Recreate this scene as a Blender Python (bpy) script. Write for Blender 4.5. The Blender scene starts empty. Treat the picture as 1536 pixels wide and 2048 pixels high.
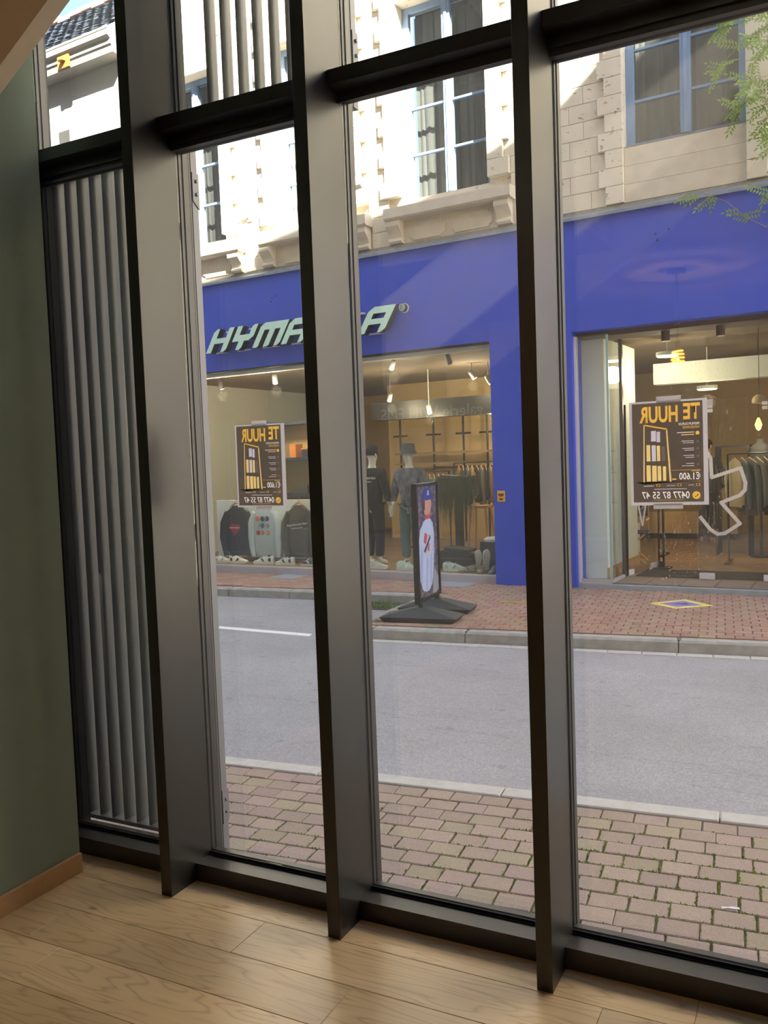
import bpy, bmesh, math, random
from mathutils import Matrix, Vector
random.seed(7)
PI = math.pi
scene = bpy.context.scene
COL = scene.collection

# ------------------------------------------------------------------ camera
EYE = 1.75
yaw, pitch, roll = math.radians(27.0), math.radians(-3.448), math.radians(2.115)
fw = Vector((-math.sin(yaw) * math.cos(pitch), math.cos(yaw) * math.cos(pitch), math.sin(pitch)))
rt = Vector((math.cos(yaw), math.sin(yaw), 0))
dn = fw.cross(rt)
cr = math.cos(roll) * rt + math.sin(roll) * dn
cd = -math.sin(roll) * rt + math.cos(roll) * dn
cam_d = bpy.data.cameras.new('camera')
cam_d.sensor_fit = 'VERTICAL'; cam_d.sensor_height = 32.0; cam_d.lens = 1715 / 2048 * 32.0
cam_d.clip_start = 0.05; cam_d.clip_end = 300
cam = bpy.data.objects.new('camera', cam_d); COL.objects.link(cam)
m = Matrix((cr, -cd, -fw)).transposed().to_4x4(); m.translation = (0, 0, EYE)
cam.matrix_world = m
scene.camera = cam

# ------------------------------------------------------------------ world, sun, exposure
SUN_EL, SUN_AZ = math.radians(42), math.radians(45)
to_sun = Vector((math.cos(SUN_EL) * math.sin(SUN_AZ), -math.cos(SUN_EL) * math.cos(SUN_AZ), math.sin(SUN_EL)))
w = bpy.data.worlds.new('sky'); scene.world = w; w.use_nodes = True
wn = w.node_tree.nodes; wl = w.node_tree.links
wn.clear()
sky = wn.new('ShaderNodeTexSky'); sky.sky_type = 'NISHITA'; sky.sun_disc = False
sky.sun_elevation = SUN_EL; sky.sun_rotation = PI - SUN_AZ
sky.air_density = 1.0; sky.dust_density = 1.3; sky.ozone_density = 1.0
bg = wn.new('ShaderNodeBackground'); bg.inputs['Strength'].default_value = 0.33
wo = wn.new('ShaderNodeOutputWorld')
hsv = wn.new('ShaderNodeHueSaturation'); hsv.inputs['Saturation'].default_value = 1.0
wl.new(sky.outputs[0], hsv.inputs['Color']); wl.new(hsv.outputs[0], bg.inputs[0]); wl.new(bg.outputs[0], wo.inputs[0])
sun_d = bpy.data.lights.new('sun', 'SUN'); sun_d.energy = 29.0; sun_d.angle = 0.009; sun_d.color = (1.0, .94, .84)
sun = bpy.data.objects.new('sun', sun_d); COL.objects.link(sun)
sun.rotation_euler = to_sun.to_track_quat('Z', 'Y').to_euler()
scene.view_settings.view_transform = 'Standard'; scene.view_settings.look = 'None'
scene.view_settings.gamma = 1.0; scene.view_settings.use_curve_mapping = False
scene.view_settings.exposure = 0.92
scene.cycles.transparent_max_bounces = 24
scene.cycles.max_bounces = 10; scene.cycles.diffuse_bounces = 5; scene.cycles.glossy_bounces = 5

# ------------------------------------------------------------------ materials
def srgb(r, g, b):
    f = lambda c: (c / 255 / 12.92) if c / 255 <= .04045 else ((c / 255 + .055) / 1.055) ** 2.4
    return (f(r), f(g), f(b), 1)
def mat(name, col, rough=.6, metal=0.0, spec=.5, var=0.0, vscale=8.0, bump=0.0, bscale=60.0, orand=0.0, transl=0.0,
        emit=0.0, vdetail=5.0, stretch=(1, 1, 1), coat=0.0):
    m = bpy.data.materials.new(name); m.use_nodes = True
    nt = m.node_tree; N = nt.nodes; K = nt.links
    p = N['Principled BSDF']
    p.inputs['Roughness'].default_value = rough; p.inputs['Metallic'].default_value = metal
    p.inputs['Specular IOR Level'].default_value = spec
    p.inputs['Coat Weight'].default_value = coat; p.inputs['Coat Roughness'].default_value = .42
    p.inputs['Base Color'].default_value = col
    if var or bump or orand:
        tc = N.new('ShaderNodeTexCoord'); mp = N.new('ShaderNodeMapping'); mp.inputs['Scale'].default_value = stretch
        K.new(tc.outputs['Object'], mp.inputs['Vector'])
        oi = N.new('ShaderNodeObjectInfo')
        ad = N.new('ShaderNodeVectorMath'); ad.operation = 'MULTIPLY_ADD'
        K.new(oi.outputs['Random'], ad.inputs[0]); ad.inputs[1].default_value = (37, 91, 53)
        K.new(mp.outputs[0], ad.inputs[2])
    if var or orand:
        nz = N.new('ShaderNodeTexNoise'); nz.inputs['Scale'].default_value = vscale; nz.inputs['Detail'].default_value = vdetail
        K.new(ad.outputs[0], nz.inputs['Vector'])
        mr = N.new('ShaderNodeMapRange'); mr.inputs[1].default_value = .25; mr.inputs[2].default_value = .75
        mr.inputs[3].default_value = 1 - var; mr.inputs[4].default_value = 1 + var
        K.new(nz.outputs['Fac'], mr.inputs[0])
        m2 = N.new('ShaderNodeMapRange'); m2.inputs[3].default_value = 1 - orand; m2.inputs[4].default_value = 1 + orand
        K.new(oi.outputs['Random'], m2.inputs[0])
        mm = N.new('ShaderNodeMath'); mm.operation = 'MULTIPLY'
        K.new(mr.outputs[0], mm.inputs[0]); K.new(m2.outputs[0], mm.inputs[1])
        vm = N.new('ShaderNodeVectorMath'); vm.operation = 'SCALE'; vm.inputs[0].default_value = col[:3]
        K.new(mm.outputs[0], vm.inputs['Scale']); K.new(vm.outputs[0], p.inputs['Base Color'])
    if bump:
        nb = N.new('ShaderNodeTexNoise'); nb.inputs['Scale'].default_value = bscale; nb.inputs['Detail'].default_value = 4
        K.new(ad.outputs[0], nb.inputs['Vector'])
        bp = N.new('ShaderNodeBump'); bp.inputs['Strength'].default_value = bump; bp.inputs['Distance'].default_value = .01
        K.new(nb.outputs['Fac'], bp.inputs['Height']); K.new(bp.outputs[0], p.inputs['Normal'])
    if emit:
        p.inputs['Emission Color'].default_value = col; p.inputs['Emission Strength'].default_value = emit
    if transl:
        tr = N.new('ShaderNodeBsdfTranslucent'); mx = N.new('ShaderNodeMixShader'); mx.inputs[0].default_value = transl
        src = p.inputs['Base Color']
        if src.is_linked: K.new(src.links[0].from_socket, tr.inputs[0])
        else: tr.inputs[0].default_value = col
        K.new(p.outputs[0], mx.inputs[1]); K.new(tr.outputs[0], mx.inputs[2])
        K.new(mx.outputs[0], N['Material Output'].inputs[0])
    return m
def glass(name, ior=1.5, tint=(1, 1, 1, 1), rough=0.0, dirt=0.0):
    m = bpy.data.materials.new(name); m.use_nodes = True
    N = m.node_tree.nodes; K = m.node_tree.links; N.clear()
    o = N.new('ShaderNodeOutputMaterial'); t = N.new('ShaderNodeBsdfTransparent'); t.inputs[0].default_value = tint
    g = N.new('ShaderNodeBsdfGlossy'); g.inputs['Roughness'].default_value = rough
    lw = N.new('ShaderNodeLayerWeight'); lw.inputs[0].default_value = .5
    pw = N.new('ShaderNodeMath'); pw.operation = 'POWER'; pw.inputs[1].default_value = 5; K.new(lw.outputs['Facing'], pw.inputs[0])
    f0 = ((ior - 1) / (ior + 1)) ** 2
    f = N.new('ShaderNodeMath'); f.operation = 'MULTIPLY_ADD'; f.inputs[1].default_value = 1 - f0; f.inputs[2].default_value = f0; K.new(pw.outputs[0], f.inputs[0])
    x = N.new('ShaderNodeMixShader'); K.new(f.outputs[0], x.inputs[0]); K.new(t.outputs[0], x.inputs[1]); K.new(g.outputs[0], x.inputs[2])
    last = x
    if dirt:   # dried rain marks and dust on the pane
        tc = N.new('ShaderNodeTexCoord'); mp = N.new('ShaderNodeMapping'); mp.inputs['Scale'].default_value = (1, 1, .35)
        K.new(tc.outputs['Object'], mp.inputs[0])
        n1 = N.new('ShaderNodeTexVoronoi'); n1.inputs['Scale'].default_value = 120; K.new(mp.outputs[0], n1.inputs['Vector'])
        n2 = N.new('ShaderNodeTexNoise'); n2.inputs['Scale'].default_value = 3; K.new(mp.outputs[0], n2.inputs['Vector'])
        a = N.new('ShaderNodeMapRange'); a.inputs[1].default_value = .22; a.inputs[2].default_value = .05
        a.inputs[3].default_value = 0; a.inputs[4].default_value = 1; K.new(n1.outputs['Distance'], a.inputs[0])
        b = N.new('ShaderNodeMapRange'); b.inputs[1].default_value = .45; b.inputs[2].default_value = .75; K.new(n2.outputs['Fac'], b.inputs[0])
        c = N.new('ShaderNodeMath'); c.operation = 'MULTIPLY'; K.new(a.outputs[0], c.inputs[0]); K.new(b.outputs[0], c.inputs[1])
        d = N.new('ShaderNodeMath'); d.operation = 'MULTIPLY_ADD'; K.new(c.outputs[0], d.inputs[0]); d.inputs[1].default_value = dirt; d.inputs[2].default_value = dirt * .04
        tr = N.new('ShaderNodeBsdfTranslucent'); tr.inputs[0].default_value = (.8, .8, .8, 1)
        y = N.new('ShaderNodeMixShader'); K.new(d.outputs[0], y.inputs[0]); K.new(x.outputs[0], y.inputs[1]); K.new(tr.outputs[0], y.inputs[2]); last = y
    K.new(last.outputs[0], o.inputs[0])
    return m
def wood(name, c1, c2, c3, scale=1.0, rough=.42, rings=True):
    """oak-like boards: long stretched grain, cathedral rings, knots; shifts for every board"""
    m = bpy.data.materials.new(name); m.use_nodes = True
    nt = m.node_tree; N = nt.nodes; K = nt.links; p = N['Principled BSDF']
    p.inputs['Roughness'].default_value = rough
    tc = N.new('ShaderNodeTexCoord'); oi = N.new('ShaderNodeObjectInfo')
    ad = N.new('ShaderNodeVectorMath'); ad.operation = 'MULTIPLY_ADD'
    K.new(oi.outputs['Random'], ad.inputs[0]); ad.inputs[1].default_value = (41, 17, 29); K.new(tc.outputs['Object'], ad.inputs[2])
    mp = N.new('ShaderNodeMapping'); mp.inputs['Scale'].default_value = (1.0 * scale, 7.5 * scale, 7.5 * scale); K.new(ad.outputs[0], mp.inputs[0])
    n1 = N.new('ShaderNodeTexNoise'); n1.inputs['Scale'].default_value = 1.1; n1.inputs['Detail'].default_value = 2; n1.inputs['Distortion'].default_value = .35
    K.new(mp.outputs[0], n1.inputs['Vector'])
    mul = N.new('ShaderNodeMath'); mul.operation = 'MULTIPLY'; mul.inputs[1].default_value = 24 if rings else 4; K.new(n1.outputs['Fac'], mul.inputs[0])
    fr = N.new('ShaderNodeMath'); fr.operation = 'PINGPONG'; fr.inputs[1].default_value = 1; K.new(mul.outputs[0], fr.inputs[0])
    pw = N.new('ShaderNodeMath'); pw.operation = 'POWER'; pw.inputs[1].default_value = 4; K.new(fr.outputs[0], pw.inputs[0])
    mp2 = N.new('ShaderNodeMapping'); mp2.inputs['Scale'].default_value = (3 * scale, 90 * scale, 90 * scale); K.new(ad.outputs[0], mp2.inputs[0])
    n2 = N.new('ShaderNodeTexNoise'); n2.inputs['Scale'].default_value = 1; n2.inputs['Detail'].default_value = 4; K.new(mp2.outputs[0], n2.inputs['Vector'])
    n3 = N.new('ShaderNodeTexNoise'); n3.inputs['Scale'].default_value = 2.2; K.new(mp.outputs[0], n3.inputs['Vector'])
    mix1 = N.new('ShaderNodeMix'); mix1.data_type = 'RGBA'; mix1.inputs[6].default_value = c1; mix1.inputs[7].default_value = c2
    K.new(n3.outputs['Fac'], mix1.inputs[0])
    s = N.new('ShaderNodeMath'); s.operation = 'MULTIPLY'; K.new(pw.outputs[0], s.inputs[0]); K.new(n2.outputs['Fac'], s.inputs[1])
    s2 = N.new('ShaderNodeMath'); s2.operation = 'MULTIPLY'; s2.inputs[1].default_value = .85; K.new(s.outputs[0], s2.inputs[0])
    mix2 = N.new('ShaderNodeMix'); mix2.data_type = 'RGBA'; mix2.inputs[7].default_value = c3
    K.new(s2.outputs[0], mix2.inputs[0]); K.new(mix1.outputs[2], mix2.inputs[6])
    # knots
    vo = N.new('ShaderNodeTexVoronoi'); vo.inputs['Scale'].default_value = 1.0
    mp3 = N.new('ShaderNodeMapping'); mp3.inputs['Scale'].default_value = (2.2 * scale, 5.0 * scale, .01); K.new(ad.outputs[0], mp3.inputs[0]); K.new(mp3.outputs[0], vo.inputs['Vector'])
    kr = N.new('ShaderNodeMapRange'); kr.inputs[1].default_value = .075; kr.inputs[2].default_value = .02; kr.inputs[3].default_value = 0; kr.inputs[4].default_value = .75
    K.new(vo.outputs['Distance'], kr.inputs[0])
    mix3 = N.new('ShaderNodeMix'); mix3.data_type = 'RGBA'; mix3.inputs[7].default_value = srgb(70, 50, 35)
    K.new(kr.outputs[0], mix3.inputs[0]); K.new(mix2.outputs[2], mix3.inputs[6])
    hs = N.new('ShaderNodeHueSaturation'); mr = N.new('ShaderNodeMapRange'); mr.inputs[3].default_value = .88; mr.inputs[4].default_value = 1.1
    K.new(oi.outputs['Random'], mr.inputs[0]); K.new(mr.outputs[0], hs.inputs['Value']); K.new(mix3.outputs[2], hs.inputs['Color'])
    K.new(hs.outputs[0], p.inputs['Base Color'])
    return m

# ------------------------------------------------------------------ mesh helper
class MB:
    def __init__(s): s.v = []; s.f = []; s.m = []
    def face(s, pts, mi=0):
        b = len(s.v); s.v += [tuple(p) for p in pts]; s.f.append(tuple(range(b, b + len(pts)))); s.m.append(mi)
    def box(s, x0, x1, y0, y1, z0, z1, mi=0):
        b = len(s.v)
        s.v += [(x0, y0, z0), (x1, y0, z0), (x1, y1, z0), (x0, y1, z0), (x0, y0, z1), (x1, y0, z1), (x1, y1, z1), (x0, y1, z1)]
        for q in ((0, 3, 2, 1), (4, 5, 6, 7), (0, 1, 5, 4), (1, 2, 6, 5), (2, 3, 7, 6), (3, 0, 4, 7)):
            s.f.append(tuple(b + i for i in q)); s.m.append(mi)
        return s
    def cbox(s, x0, x1, y0, y1, z0, z1, c=.005, face='z', mi=0):
        """box whose outer face (top z / front -y) is chamfered"""
        b = len(s.v)
        if face == 'z':
            s.v += [(x0, y0, z0), (x1, y0, z0), (x1, y1, z0), (x0, y1, z0), (x0, y0, z1 - c), (x1, y0, z1 - c), (x1, y1, z1 - c), (x0, y1, z1 - c),
                    (x0 + c, y0 + c, z1), (x1 - c, y0 + c, z1), (x1 - c, y1 - c, z1), (x0 + c, y1 - c, z1)]
        else:
            s.v += [(x0, y1, z0), (x0, y1, z1), (x1, y1, z1), (x1, y1, z0), (x0, y0 + c, z0), (x0, y0 + c, z1), (x1, y0 + c, z1), (x1, y0 + c, z0),
                    (x0 + c, y0, z0 + c), (x0 + c, y0, z1 - c), (x1 - c, y0, z1 - c), (x1 - c, y0, z0 + c)]
        for q in ((0, 3, 2, 1), (0, 1, 5, 4), (1, 2, 6, 5), (2, 3, 7, 6), (3, 0, 4, 7), (4, 5, 9, 8), (5, 6, 10, 9), (6, 7, 11, 10), (7, 4, 8, 11), (8, 9, 10, 11)):
            s.f.append(tuple(b + i for i in q)); s.m.append(mi)
        return s
    def prism(s, pts, axis, a, b, mi=0, mside=None):
        f = {'y': lambda p, t: (p[0], t, p[1]), 'x': lambda p, t: (t, p[0], p[1]), 'z': lambda p, t: (p[0], p[1], t)}[axis]
        n = len(pts); k = len(s.v); ms = mi if mside is None else mside
        s.v += [f(p, a) for p in pts] + [f(p, b) for p in pts]
        s.f.append(tuple(range(k, k + n))); s.m.append(mi)
        s.f.append(tuple(range(k + 2 * n - 1, k + n - 1, -1))); s.m.append(mi)
        for i in range(n):
            j = (i + 1) % n; s.f.append((k + i, k + n + i, k + n + j, k + j)); s.m.append(ms)
        return s
    def loft(s, rings, mi=0, cap=True, closed=True):
        n = len(rings[0]); k = len(s.v)
        for r in rings: s.v += [tuple(p) for p in r]
        for a in range(len(rings) - 1):
            for i in range(n if closed else n - 1):
                j = (i + 1) % n
                s.f.append((k + a * n + i, k + a * n + j, k + (a + 1) * n + j, k + (a + 1) * n + i)); s.m.append(mi)
        if cap and closed:
            s.f.append(tuple(range(k + n - 1, k - 1, -1))); s.m.append(mi)
            e = k + (len(rings) - 1) * n; s.f.append(tuple(range(e, e + n))); s.m.append(mi)
        return s
    def tube(s, pts, r, n=8, mi=0, cap=True):
        pts = [Vector(p) for p in pts]; R = r if isinstance(r, (list, tuple)) else [r] * len(pts); rings = []
        up = None
        for i, p in enumerate(pts):
            d = (pts[min(i + 1, len(pts) - 1)] - pts[max(i - 1, 0)]).normalized()
            if up is None: up = Vector((0, 0, 1)) if abs(d.z) < .9 else Vector((1, 0, 0))
            a = d.cross(up).normalized(); b = d.cross(a).normalized(); up = -b if (-b).dot(up) > 0 else b
            a = d.cross(up).normalized(); b = d.cross(a)
            rings.append([p + R[i] * (math.cos(t) * a + math.sin(t) * b) for t in [2 * PI * q / n for q in range(n)]])
        return s.loft(rings, mi, cap)
    def lathe(s, prof, n=16, c=(0, 0, 0), mi=0, sy=1.0):
        rings = [[(c[0] + r * math.cos(2 * PI * q / n), c[1] + sy * r * math.sin(2 * PI * q / n), c[2] + z) for q in range(n)] for r, z in prof]
        return s.loft(rings, mi)
    def ball(s, c, rx, ry=None, rz=None, n=12, k=8, mi=0):
        ry = ry or rx; rz = rz or rx
        rings = [[(c[0] + rx * math.sin(PI * (a + .02) / (k + .04)) * math.cos(2 * PI * q / n), c[1] + ry * math.sin(PI * (a + .02) / (k + .04)) * math.sin(2 * PI * q / n),
                   c[2] - rz * math.cos(PI * (a + .02) / (k + .04))) for q in range(n)] for a in range(k + 1)]
        return s.loft(rings, mi)
    def mesh(s, name, mats):
        me = bpy.data.meshes.new(name); me.from_pydata(s.v, [], s.f)
        for mt in (mats if isinstance(mats, (list, tuple)) else [mats]): me.materials.append(mt)
        if any(s.m): me.polygons.foreach_set('material_index', s.m)
        return me
    def build(s, name, mats, parent=None, smooth=False, fix=True):
        me = s.mesh(name, mats)
        if fix:
            bm = bmesh.new(); bm.from_mesh(me); bmesh.ops.recalc_face_normals(bm, faces=bm.faces); bm.to_mesh(me); bm.free()
        if smooth:
            me.polygons.foreach_set('use_smooth', [True] * len(me.polygons))
            try: me.set_sharp_from_angle(angle=math.radians(40))
            except Exception: pass
        return link(name, me, parent)
def link(name, me, parent=None):
    o = bpy.data.objects.new(name, me); COL.objects.link(o)
    if parent is not None: o.parent = parent
    return o
def tag(o, label=None, cat=None, group=None, kind=None):
    if label: o['label'] = label
    if cat: o['category'] = cat
    if group: o['group'] = group
    if kind: o['kind'] = kind
    return o
def thing(name, label, cat, loc=(0, 0, 0), rotz=0.0, group=None):
    o = bpy.data.objects.new(name, None); o.empty_display_size = .1; COL.objects.link(o)
    o.location = loc; o.rotation_euler = (0, 0, rotz)
    return tag(o, label, cat, group)
def place(o, loc, rotz=0.0):
    o.location = loc; o.rotation_euler = (0, 0, rotz); return o
def copy_tree(o, parent=None):
    c = o.copy(); COL.objects.link(c); c.parent = parent
    for ch in list(o.children): copy_tree(ch, c)
    return c
def smoothstep(a, b, x):
    t = max(0, min(1, (x - a) / (b - a))); return t * t * (3 - 2 * t)
def text_mesh(body, size, mt, extrude=.001, offset=0.0, align='CENTER', sx=1.0, spacing=1.0):
    c = bpy.data.curves.new('lettering', 'FONT'); c.body = body; c.size = size; c.extrude = extrude; c.offset = offset
    c.align_x = align; c.align_y = 'CENTER'; c.space_character = spacing; c.resolution_u = 3
    o = bpy.data.objects.new('lettering', c)
    me = bpy.data.meshes.new_from_object(o)
    bpy.data.objects.remove(o); bpy.data.curves.remove(c)
    me.transform(Matrix.Diagonal((sx, 1, 1, 1)))
    me.materials.clear(); me.materials.append(mt)
    return me
def put_text(body, size, mt, parent, pos, rot=(PI / 2, 0, 0), name='lettering', **k):
    o = link(name, text_mesh(body, size, mt, **k), parent); o.location = pos; o.rotation_euler = rot
    return o

# the far side of the street runs at a small angle to our front: its own frame (u along it, v into it, z up)
FA = math.radians(-3.54); FD = 10.5666
FU = Vector((math.cos(FA), math.sin(FA), 0)); FN = Vector((-math.sin(FA), math.cos(FA), 0))
def far(u, v, z): return FN * (FD + v) + FU * u + Vector((0, 0, z))
FO = FN * FD
def fplace(o): return place(o, FO, FA)
def fthing(name, label, cat, u, v, z, rot=0.0, group=None): return thing(name, label, cat, far(u, v, z), FA + rot, group)

# ------------------------------------------------------------------ material set
BLACK = mat('black powder coat', srgb(27, 26, 26), rough=.36, spec=.68, bump=.02, bscale=900, coat=.12)
BLACKM = mat('matt black metal', srgb(28, 28, 29), rough=.5)
GASKET = mat('black rubber', srgb(14, 14, 15), rough=.7)
ALU = mat('grey aluminium blade', srgb(104, 106, 106), rough=.4, metal=.4, var=.08, vscale=3, stretch=(1, 1, .1))
RAIL = mat('grey coated rail', srgb(120, 120, 124), rough=.4, metal=.3)
STEEL = mat('bolt steel', srgb(120, 120, 122), rough=.3, metal=.9)
GLASS = glass('window glass', 1.86, (.97, .985, .98, 1), dirt=.24)
SGLASS = glass('shop glass', 1.6, (.95, .98, .965, 1))
SAGE = mat('sage green wall paint', srgb(142, 158, 144), rough=.8, var=.03, bump=.05, bscale=300)
WHITEW = mat('white wall paint', srgb(196, 190, 184), rough=.85)
OAK = wood('oak floor board', srgb(226, 198, 156), srgb(208, 174, 130), srgb(142, 108, 74), 1.0, .30)
OAKTRIM = wood('oak skirting', srgb(214, 172, 126), srgb(202, 160, 114), srgb(164, 122, 82), 1.4, .5, rings=False)
STAIRW = wood('light stair wood', srgb(222, 206, 184), srgb(212, 194, 170), srgb(192, 170, 142), 1.0, .5, rings=False)
DARKGAP = mat('dark joint', srgb(52, 40, 30), rough=.9)

# ------------------------------------------------------------------ our room
FLOOR_BACK, ROOM_R, ROOM_L = -4.2, 4.0, -2.905
YF = 2.869                                  # inner face of the panes
fl = MB().box(-3.25, ROOM_R, FLOOR_BACK, 2.95, -.25, -.012).build('floor', DARKGAP); tag(fl, kind='structure')
seam0, pw_ = 2.611, .2228
joints = {0: -.35, 1: -1.905, 2: -1.40, 3: -2.51, 4: -1.7, 5: -2.2}
PL = 1.285
r = 0
y1 = 2.90
while True:
    y0 = seam0 - r * pw_
    if y0 < FLOOR_BACK: break
    j = joints.get(r, random.uniform(-2.5, -1.3)); x = j
    while x > -3.15: x -= PL
    while x < ROOM_R:
        xa, xb = max(x, -3.15 if r == 0 else -2.9), min(x + PL, ROOM_R)
        if xb - xa > .02:
            b = MB().cbox(xa + .0006 - xa, xb - xa - .0006, .0008, y1 - y0 - .0008, -.012, 0, .0012).build('plank', OAK, fl)
            b.location = (xa, y0, 0)
        x += PL
    y1 = y0; r += 1
wl_ = MB().box(-3.15, ROOM_L, FLOOR_BACK, 2.64, 0, 6).build('wall_left', SAGE); tag(wl_, 'sage green wall beside the slatted bay', kind='structure')
bb = MB().cbox(ROOM_L, -2.89, FLOOR_BACK, 2.638, 0, .085, .002).build('baseboard_left', OAKTRIM); tag(bb, 'oak skirting board along the green wall', kind='structure')
tag(MB().box(-3.15, ROOM_R + .2, FLOOR_BACK - .2, FLOOR_BACK, 0, 6).build('wall_back', WHITEW), kind='structure')
tag(MB().box(ROOM_R, ROOM_R + .2, FLOOR_BACK, 2.95, 0, 6).build('wall_right', WHITEW), kind='structure')
cl = MB(); cl.box(-3.15, ROOM_R, FLOOR_BACK, .22, 3.12, 3.36); cl.box(-3.15, ROOM_R, FLOOR_BACK, 2.95, 6, 6.25)
tag(cl.build('ceiling', WHITEW), kind='structure')

# --- mullions and windows of our front
XR = [-3.1635 + .794 * k for k in range(7)]
FWD = .0535
for k in range(7):
    y0 = 2.6145 if k else 2.645
    b = MB().cbox(XR[k] - FWD, XR[k], y0, 2.876, 0, 6, .0015, 'y')
    t = b.build('trim_%d' % (k + 1), BLACK)
    tag(t, 'deep black upright fin between the window bays, number %d from the green wall' % k if k else None, kind='structure')
    MB().box(XR[k] - FWD, XR[k], 2.937, 2.955, 0, 6).build('outer_cap', BLACKM, t)
TR_B = {0: 3.052, 1: 3.05, 2: 3.083, 3: 3.044, 4: 3.05, 5: 3.05}
for k in range(6):
    xl, xr = XR[k], XR[k + 1] - FWD
    w_ = tag(MB().box(xl, xr, 2.7685, 2.862, 0, .075).build('window_%d' % (k + 1), BLACK), kind='structure')
    MB().cbox(xl, xr, 2.7685, 2.862, 3.108, 3.162, .0015, 'y').build('transom', BLACK, w_)
    MB().box(xl, xr, 2.842, 2.9, TR_B[k], 3.108).build('sash_head', BLACK, w_)
    g = MB(); g.box(xl, xr, 2.83, 2.842, 3.066, 3.078); g.box(xl, xr, 2.85, 2.9, 3.162, 3.185); g.build('glazing_bead', BLACK, w_)
    for x0_, s_ in ((xl, 1), (xr, -1)):
        for nm, ya, yb, d_, mt in (('gasket', 2.876, 2.881, .003, GASKET), ('frame_side', 2.881, 2.897, .005, BLACK), ('gasket', 2.897, 2.902, .006, GASKET), ('frame_side', 2.902, 2.936, .009, BLACK)):
            MB().box(min(x0_, x0_ + s_ * d_), max(x0_, x0_ + s_ * d_), ya, yb, .075, 6).build(nm, mt, w_)
    MB().box(xl + .002, xr - .002, 2.854, 2.860, .075, .079).build('gasket', GASKET, w_); MB().box(xl + .002, xr - .002, 2.862, 2.869, .075, .089).build('gasket', GASKET, w_)
    MB().box(xl, xr, 2.876, 2.905, .075, .092).build('frame_bottom', BLACK, w_)
    p = MB().box(xl + .002, xr - .002, YF, YF + .02, .09, TR_B[k]).build('glass_pane', GLASS, w_)
    p = MB().box(xl + .002, xr - .002, YF, YF + .02, 3.185, 6).build('glass_pane', GLASS, w_)
    MB().box(xl - .05, xr + .05, 2.905, 2.945, -.02, .05).build('outer_sill', RAIL, w_)

# --- louver screens outside the panes
def louver(name, label, xs, z0, z1, y0, y1, rz=0.0):
    t = thing(name, label, 'louver screen', (xs[0], (y0 + y1) / 2, z0))
    h = (y1 - y0) / 2; prof = []
    for a in range(14):
        th = 2 * PI * a / 14; prof.append((.0085 * math.cos(th) + .004 * (1 - (math.sin(th)) ** 2), h * math.sin(th)))
    me = None
    for i, x in enumerate(xs):
        if me is None:
            o = MB().prism(prof, 'z', 0, z1 - z0).build('slat', ALU, t, smooth=True); me = o.data
        else: o = link('slat', me, t)
        o.location = (x - xs[0], 0, 0); o.rotation_euler = (0, 0, rz)
    c = MB(); c.box(-.03, xs[-1] - xs[0] + .03, -h - .006, h + .006, -.02, -.001); c.build('bottom_track', RAIL, t)
    c = MB(); c.box(-.03, xs[-1] - xs[0] + .03, -h - .006, h + .006, z1 - z0 + .001, z1 - z0 + .02); c.build('top_track', RAIL, t)
    return t
louver('louver_screen', 'grey upright metal slats outside the narrow bay next to the green wall', [-3.2015 + .0775 * k for k in range(10)], .085, 3.125, 2.975, 3.068, .10)
louver('louver_screen', 'grey upright metal slats above the transom in the bay with the left poster', [-2.272 + .0795 * k for k in range(8)], 3.24, 5.9, 2.975, 3.058, .06)

# --- guide rails with bolted brackets
def guide_rail(label, x, z0, z1, brackets):
    t = thing('guide_rail', label, 'guide rail', (x, 2.985, z0))
    MB().box(-.018, .018, -.029, .02, 0, z1 - z0).build('rail', RAIL, t)
    MB().box(.018, .0195, -.024, -.020, 0, z1 - z0).build('groove', GASKET, t)
    for zb, up in brackets:
        zb -= z0; pr = [(-.018, 0), (.012, 0), (.024, .02), (.024, .15), (-.018, .15)] if not up else [(-.018, .02), (.024, -.01), (.024, .14), (-.018, .14)]
        b = MB().prism([(p, q + zb) for p, q in pr], 'x', .0185, .023).build('bracket', RAIL, t)
        for q in (.05, .105):
            MB().lathe([(.0, .0), (.0075, .0), (.0075, .005), (.004, .008)], 8).build('bolt', STEEL, b)
            bo = b.children[-1]; bo.location = (.023, .004, zb + q); bo.rotation_euler = (0, PI / 2, 0)
guide_rail('grey guide rail with bolted brackets outside the bay with the left poster', -2.3885, .0, 3.1, [(.165, False), (2.86, True)])
guide_rail('short grey guide rail with bolted bracket above the transom of the middle bay', -1.5945, 3.10, 5.9, [(3.245, True)])

# --- the stair inside, rising along the front
STRG = mat('cream stair string', srgb(236, 228, 214), rough=.6)
st = thing('staircase', 'light wooden staircase rising overhead beside the window', 'staircase', (-2.22, .35, 0))
m_ = .63; zb0 = 3.545 + m_ * -2.22; L_ = 3.3
for ys in (0.0, .935):
    MB().prism([(0, zb0), (L_, zb0 + m_ * L_), (L_, zb0 + m_ * L_ + .30), (0, zb0 + .5)], 'y', ys, ys + .04).build('stringer', STRG, st)
nst = 12; run = L_ / nst; rise = m_ * run
for i in range(nst):
    z = zb0 + .17 + rise * i + rise
    MB().box(i * run - .02, (i + 1) * run + .01, .04, .935, z - .04, z).build('tread', STAIRW, st)
    MB().box(i * run, i * run + .02, .04, .935, z - rise, z - .04).build('riser', STAIRW, st)

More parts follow.
